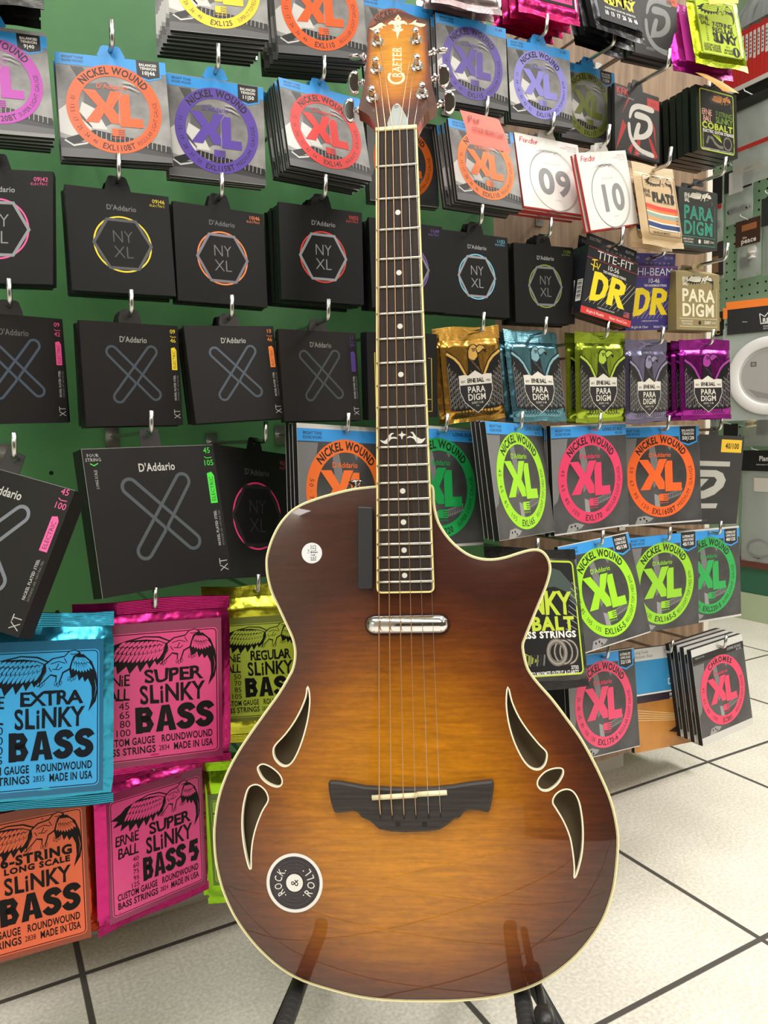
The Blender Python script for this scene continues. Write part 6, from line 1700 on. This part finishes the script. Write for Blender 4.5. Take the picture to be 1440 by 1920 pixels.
# tuning machines
BDIR = [1, 1, 1, -1, -1, -1]
SHOW = [38, 125, 128, 40, 128, 132]
for i, ((px, pz), (bx, bz)) in enumerate(zip(POSTS, BUTT)):
    A = Art()
    for prof in ([(.0066, .0), (.0066, .0009)], [(.0066, .0009), (.0058, .0014)], [(.0058, .0014), (.0040, .0016)], [(.0040, .0016), (.0038, .0036), (.0030, .0040)], [(.0027, .0038), (.0026, .0092)], [(.0026, .0092), (.0033, .0096), (.0033, .0128)], [(.0033, .0128), (.0027, .0137), (0, .0139)]):
        A.lathe(prof, (px * .001, 0, pz * .001), (0, -1, 0), CHROME, 28)
    sgn = -1 if i < 3 else 1
    A.box(min(px, px + sgn * 9) , max(px, px + sgn * 9), 15, 25, pz - 9, pz + 9, CHROME)
    x0 = px + sgn * 6
    A.tube([(x0 * .001, .020, pz * .001), ((bx - sgn * 4) * .001, .018, bz * .001)], [.0032, .0022], CHROME, 12)
    A.lathe([(0.0022, 0), (.0042, .001), (.0042, .003), (.0024, .0045)], ((bx - sgn * 10) * .001, .0188, (bz) * .001), (sgn, 0, 0), CHROME, 18)
    tm = heady(A, 'tuning_machine')
    B = Art()
    # kidney shaped thumb button turned to its own angle
    q = []
    for k in range(28):
        a_ = 2 * math.pi * k / 28
        r_ = 1 - .18 * max(0, math.cos(a_) * -1) ** 2
        q.append((max(-4.6, 7.6 * math.cos(a_) * r_), 12.4 * math.sin(a_)))
    ang = R(SHOW[i])
    V = []
    L_ = ((-2.2, .72), (-1.7, .93), (0, 1.0), (1.7, .93), (2.2, .72))
    for t_, sc in L_:
        for (c, s) in q:
            # rotate about the shaft (x axis): s direction between z (face on) and y (edge on)
            yy_, zz_ = t_, s * sc
            V.append(((bx + sgn * (c * sc + 1)) * .001, (18 + yy_ * math.sin(ang) + zz_ * math.cos(ang) * .9) * .001, (bz + zz_ * math.sin(ang) - yy_ * math.cos(ang)) * .001))
    F = [(j * 28 + k, j * 28 + (k + 1) % 28, (j + 1) * 28 + (k + 1) % 28, (j + 1) * 28 + k) for j in range(4) for k in range(28)]
    B.raw(V, F, CHROME, smooth=True)
    B.raw(V[:28], [tuple(range(27, -1, -1))], CHROME); B.raw(V[-28:], [tuple(range(28))], CHROME)
    B.build('thumb_button', tm)

# strings
def head_pt(x, v, out):
    p = TILT @ Vector((x * .001, -out * .001, v * .001)); return p
order = [2, 1, 0, 3, 4, 5]
SR = [.00062, .00052, .00042, .00033, .00024, .00020]
BRZ = mat((214, 170, 132), rough=.3, metal=.9); STL = mat((206, 202, 198), rough=.25, metal=1.0)
for i in range(6):
    p = POSTS[order[i]]
    A = Art()
    side = 2.8 if order[i] < 3 else -2.8
    top = head_pt(p[0] + side * .9, p[1] - 2, 7.5)
    xn, xs, xb = STRN[i][0], STRS[i], STRB[i]
    A.tube([top, (xn * .001, -.0019, .0035), (xn * .001, -.0019, .0015), (xs[0] * .001, -.0046, xs[1] * .001), (xb[0] * .001, -.0014, (xb[1] + 3) * .001), (xb[0] * .001, .0010, xb[1] * .001)], SR[i], BRZ if i < 4 else STL, 8)
    # windings round the post
    c = []
    for k in range(33):
        a_ = 2 * math.pi * k / 11
        c.append(head_pt(p[0] + 3.3 * math.cos(a_), p[1] + 3.3 * math.sin(a_), 6.0 + k * .09))
    A.tube(c, SR[i], BRZ if i < 4 else STL, 6)
    A.build('string', gt)

# bridge, saddle, pickup
EBONY = noise_mat('ebony', (36, 33, 32), (56, 51, 49), 1.0, detail=4, rough=.42, stretch=(20, 60, 400))
A = Art(); A.slab(BRIDGE, 0, 8.6, EBONY)
A.face = 0
A.disc(-11.5, -681, 2.7, INK, 1, 20); A.disc(13.5, -681, 2.7, INK, 1, 20)
for x, z in STRB: A.rect(x - 1.0, z - 2.5, x + 1.0, z + 9, INK, 1)
br = A.build('bridge', gt, bevel=.0022)
A = Art()
s0, s1 = SADDLE
for (f0, f1, dz) in ((0, .60, 0), (.60, 1, .8)):
    p = (s0[0] + (s1[0] - s0[0]) * f0, s0[1] + (s1[1] - s0[1]) * f0 + dz); q = (s0[0] + (s1[0] - s0[0]) * f1, s0[1] + (s1[1] - s0[1]) * f1 + dz)
    A.tube([(p[0] * .001, -.0010, p[1] * .001), (q[0] * .001, -.0010, q[1] * .001)], .0024, mat((240, 230, 190), rough=.35), 12)
A.build('saddle', br)
A = Art()
prof = [(0, -.040)] + [(.0086 * math.sin(R(a_)), -.0314 - .0086 * math.cos(R(a_))) for a_ in range(15, 91, 15)] + [(.0086 * math.sin(R(a_)), .0314 + .0086 * -math.cos(R(a_))) for a_ in range(90, 166, 15)] + [(0, .040)]
A.lathe(prof, (.0007, .0062, -.4964), (1, 0, 0), CHROME, 36)
A.v = [(x, .0075 + (y - .0075) * .85, z) for x, y, z in A.v]
A.build('pickup', gt)
A = Art(); A.slab([(.7 + x_ * 41.2 + 10.2 * math.cos(R(a_)) * (1 if x_ else 1) , -496.4 + 10.2 * math.sin(R(a_))) for x_, a0, a1 in ((.757, -90, 90), (-.757, 90, 270)) for a_ in range(a0, a1 + 1, 15)], 7.4, 9, mat((58, 30, 20), rough=.3)); A.build('pickup_ring', gt)

# black pad glued beside the fretboard, two stickers, strap button
A = Art(); A.slab([(-44.6, -381.6), (-45.3, -383), (-46.2, -460), (-45, -461.2), (-33, -461.4), (-31.8, -460), (-30.6, -384), (-31.6, -382.6)], .5, 9.5, mat((42, 42, 45), rough=.38)); A.build('thumb_rest', gt, bevel=.0012)
def sticker_face(x, z): return (ytop(x, z, dist((x, z), OUT)) - .35) * .001
A = Art(sticker_face(-92.3, -425.6))
A.disc(-92.3, -425.6, 10.2, mat((228, 230, 234), rough=.35), 0, 48)
A.text('BEATLES', -90.8, -425.6, 5.4, INK, 1, rot=90, width=15.8, bold=-.005, res=4); A.stroke([(-93.4, -424.9), (-86.4, -424.9)], .75, INK, 1); A.text('THE', -95.6, -424, 1.7, INK, 1, rot=90, res=3)
A.build('round_sticker', gt, label='small white round sticker with black lettering')
cx, cz = -111.7, -738.7
A = Art(sticker_face(cx, cz) - .0004)
A.disc(cx, cz, 27.2, WHITE, 0, 64); A.disc(cx, cz, 24.2, mat((46, 42, 46), rough=.3), 1, 64)
for i, r_ in enumerate((22.8, 20.6, 19.4, 17.2, 15.6, 14.0, 12.2, 10.6)):
    A.ring(cx, cz, r_ + .22, r_ - .22, mat((84, 76, 80), rough=.25) if i % 2 else mat((66, 60, 64), rough=.25), 2, 56)
A.disc(cx, cz, 8.1, WHITE, 3, 40)
A.text('&', cx, cz, 7, INK, 4, rot=90, res=5)
A.arc('ROCK', cx, cz, 16.0, 226, 134, 7.2, WHITE, 4, bold=.0, sx=.8)
A.arc('ROLL', cx, cz, 16.0, -46, 46, 7.2, WHITE, 4, bold=.0, out=False, sx=.8)
for a_ in (128, 232, 52, -52): A.disc(cx + 14 * math.cos(R(a_)), cz + 14 * math.sin(R(a_)), .6, WHITE, 4, 10)
A.build('record_sticker', gt, label='black record sticker with a white rim')
A = Art(); A.lathe([(.0042, -.004), (.0036, .0), (.0030, .006), (.0034, .009), (.0075, .0115), (.0078, .0128), (.0055, .0142), (0, .0146)], (-.0523, .045, -.364), (0, 0, 1), CHROME, 24); A.build('strap_button', gt)

# ------------------------------------------------------------------ black stand
sd = empty('guitar_stand', Matrix.Translation((0.02, .70, 0)), 'black folding stand with padded arms under the guitar', 'guitar stand')
SB = mat((34, 34, 36), rough=.38); FOAM = mat((44, 44, 46), rough=.6, bump=.12, bscale=300)
def gl(x, y, z): return sd.matrix_world.inverted() @ (GM @ Vector((x * .001, y * .001, z * .001)))
bpy.context.view_layer.update()
LA = [gl(-116, 118, -851), gl(-116, 40, -851), gl(-116, -40, -852), gl(-116, -128, -853), gl(-116, -142, -846)]
RA = [gl(101, 118, -848), gl(101, 40, -848), gl(101, -40, -849), gl(101, -128, -850), gl(101, -142, -843)]
A = Art(); A.tube(LA, .0080, FOAM, 18); A.build('padded_arm', sd)
A = Art(); A.tube(RA, .0080, FOAM, 18)
A.build('padded_arm', sd)
def ridge(P):
    A = Art()
    for k in range(14):
        f = .12 + k * .055
        i = min(3, int(f * 3)); 
        p = P[1].lerp(P[3], f)
        A.lathe([(.0080, -.002), (.0084, -.001), (.0084, .001), (.0080, .002)], p, P[3] - P[1], FOAM, 18)
    A.build('ridges', sd)
ridge(LA); ridge(RA)
A = Art()
c1 = gl(116, 60, -838); c2 = gl(116, -120, -840)
A.tube([c1, c2], .0042, SB, 12); A.lathe([(.0044, -.012), (.0085, -.010), (.0085, .010), (.0044, .012)], gl(116, -20, -839), c2 - c1, SB, 18); A.build('hinge_rod', sd)
A = Art(); A.tube([LA[0], RA[0]], .008, SB, 12); A.build('cross_bar', sd)
for (P, s) in ((LA, -1), (RA, 1)):
    A = Art(); foot = Vector((s * .09, .30, .012)); A.tube([P[0], foot], .009, SB, 14); lg = A.build('leg', sd)
    A = Art(); A.tube([foot + Vector((0, -.012, 0)), foot + Vector((0, .012, 0))], .012, mat((24, 24, 24), rough=.7), 14); A.build('rubber_foot', lg)
    A = Art(); foot = Vector((s * .205, -.01, .012)); A.tube([P[0], foot], .008, SB, 14); lg = A.build('leg', sd)
    A = Art(); A.tube([foot + Vector((0, -.012, 0)), foot + Vector((0, .012, 0))], .012, mat((24, 24, 24), rough=.7), 14); A.build('rubber_foot', lg)
A = Art(); A.tube([gl(0, 112, -850), gl(0, 120, -600), gl(0, 110, -560)], .009, SB, 12); A.build('back_post', sd)
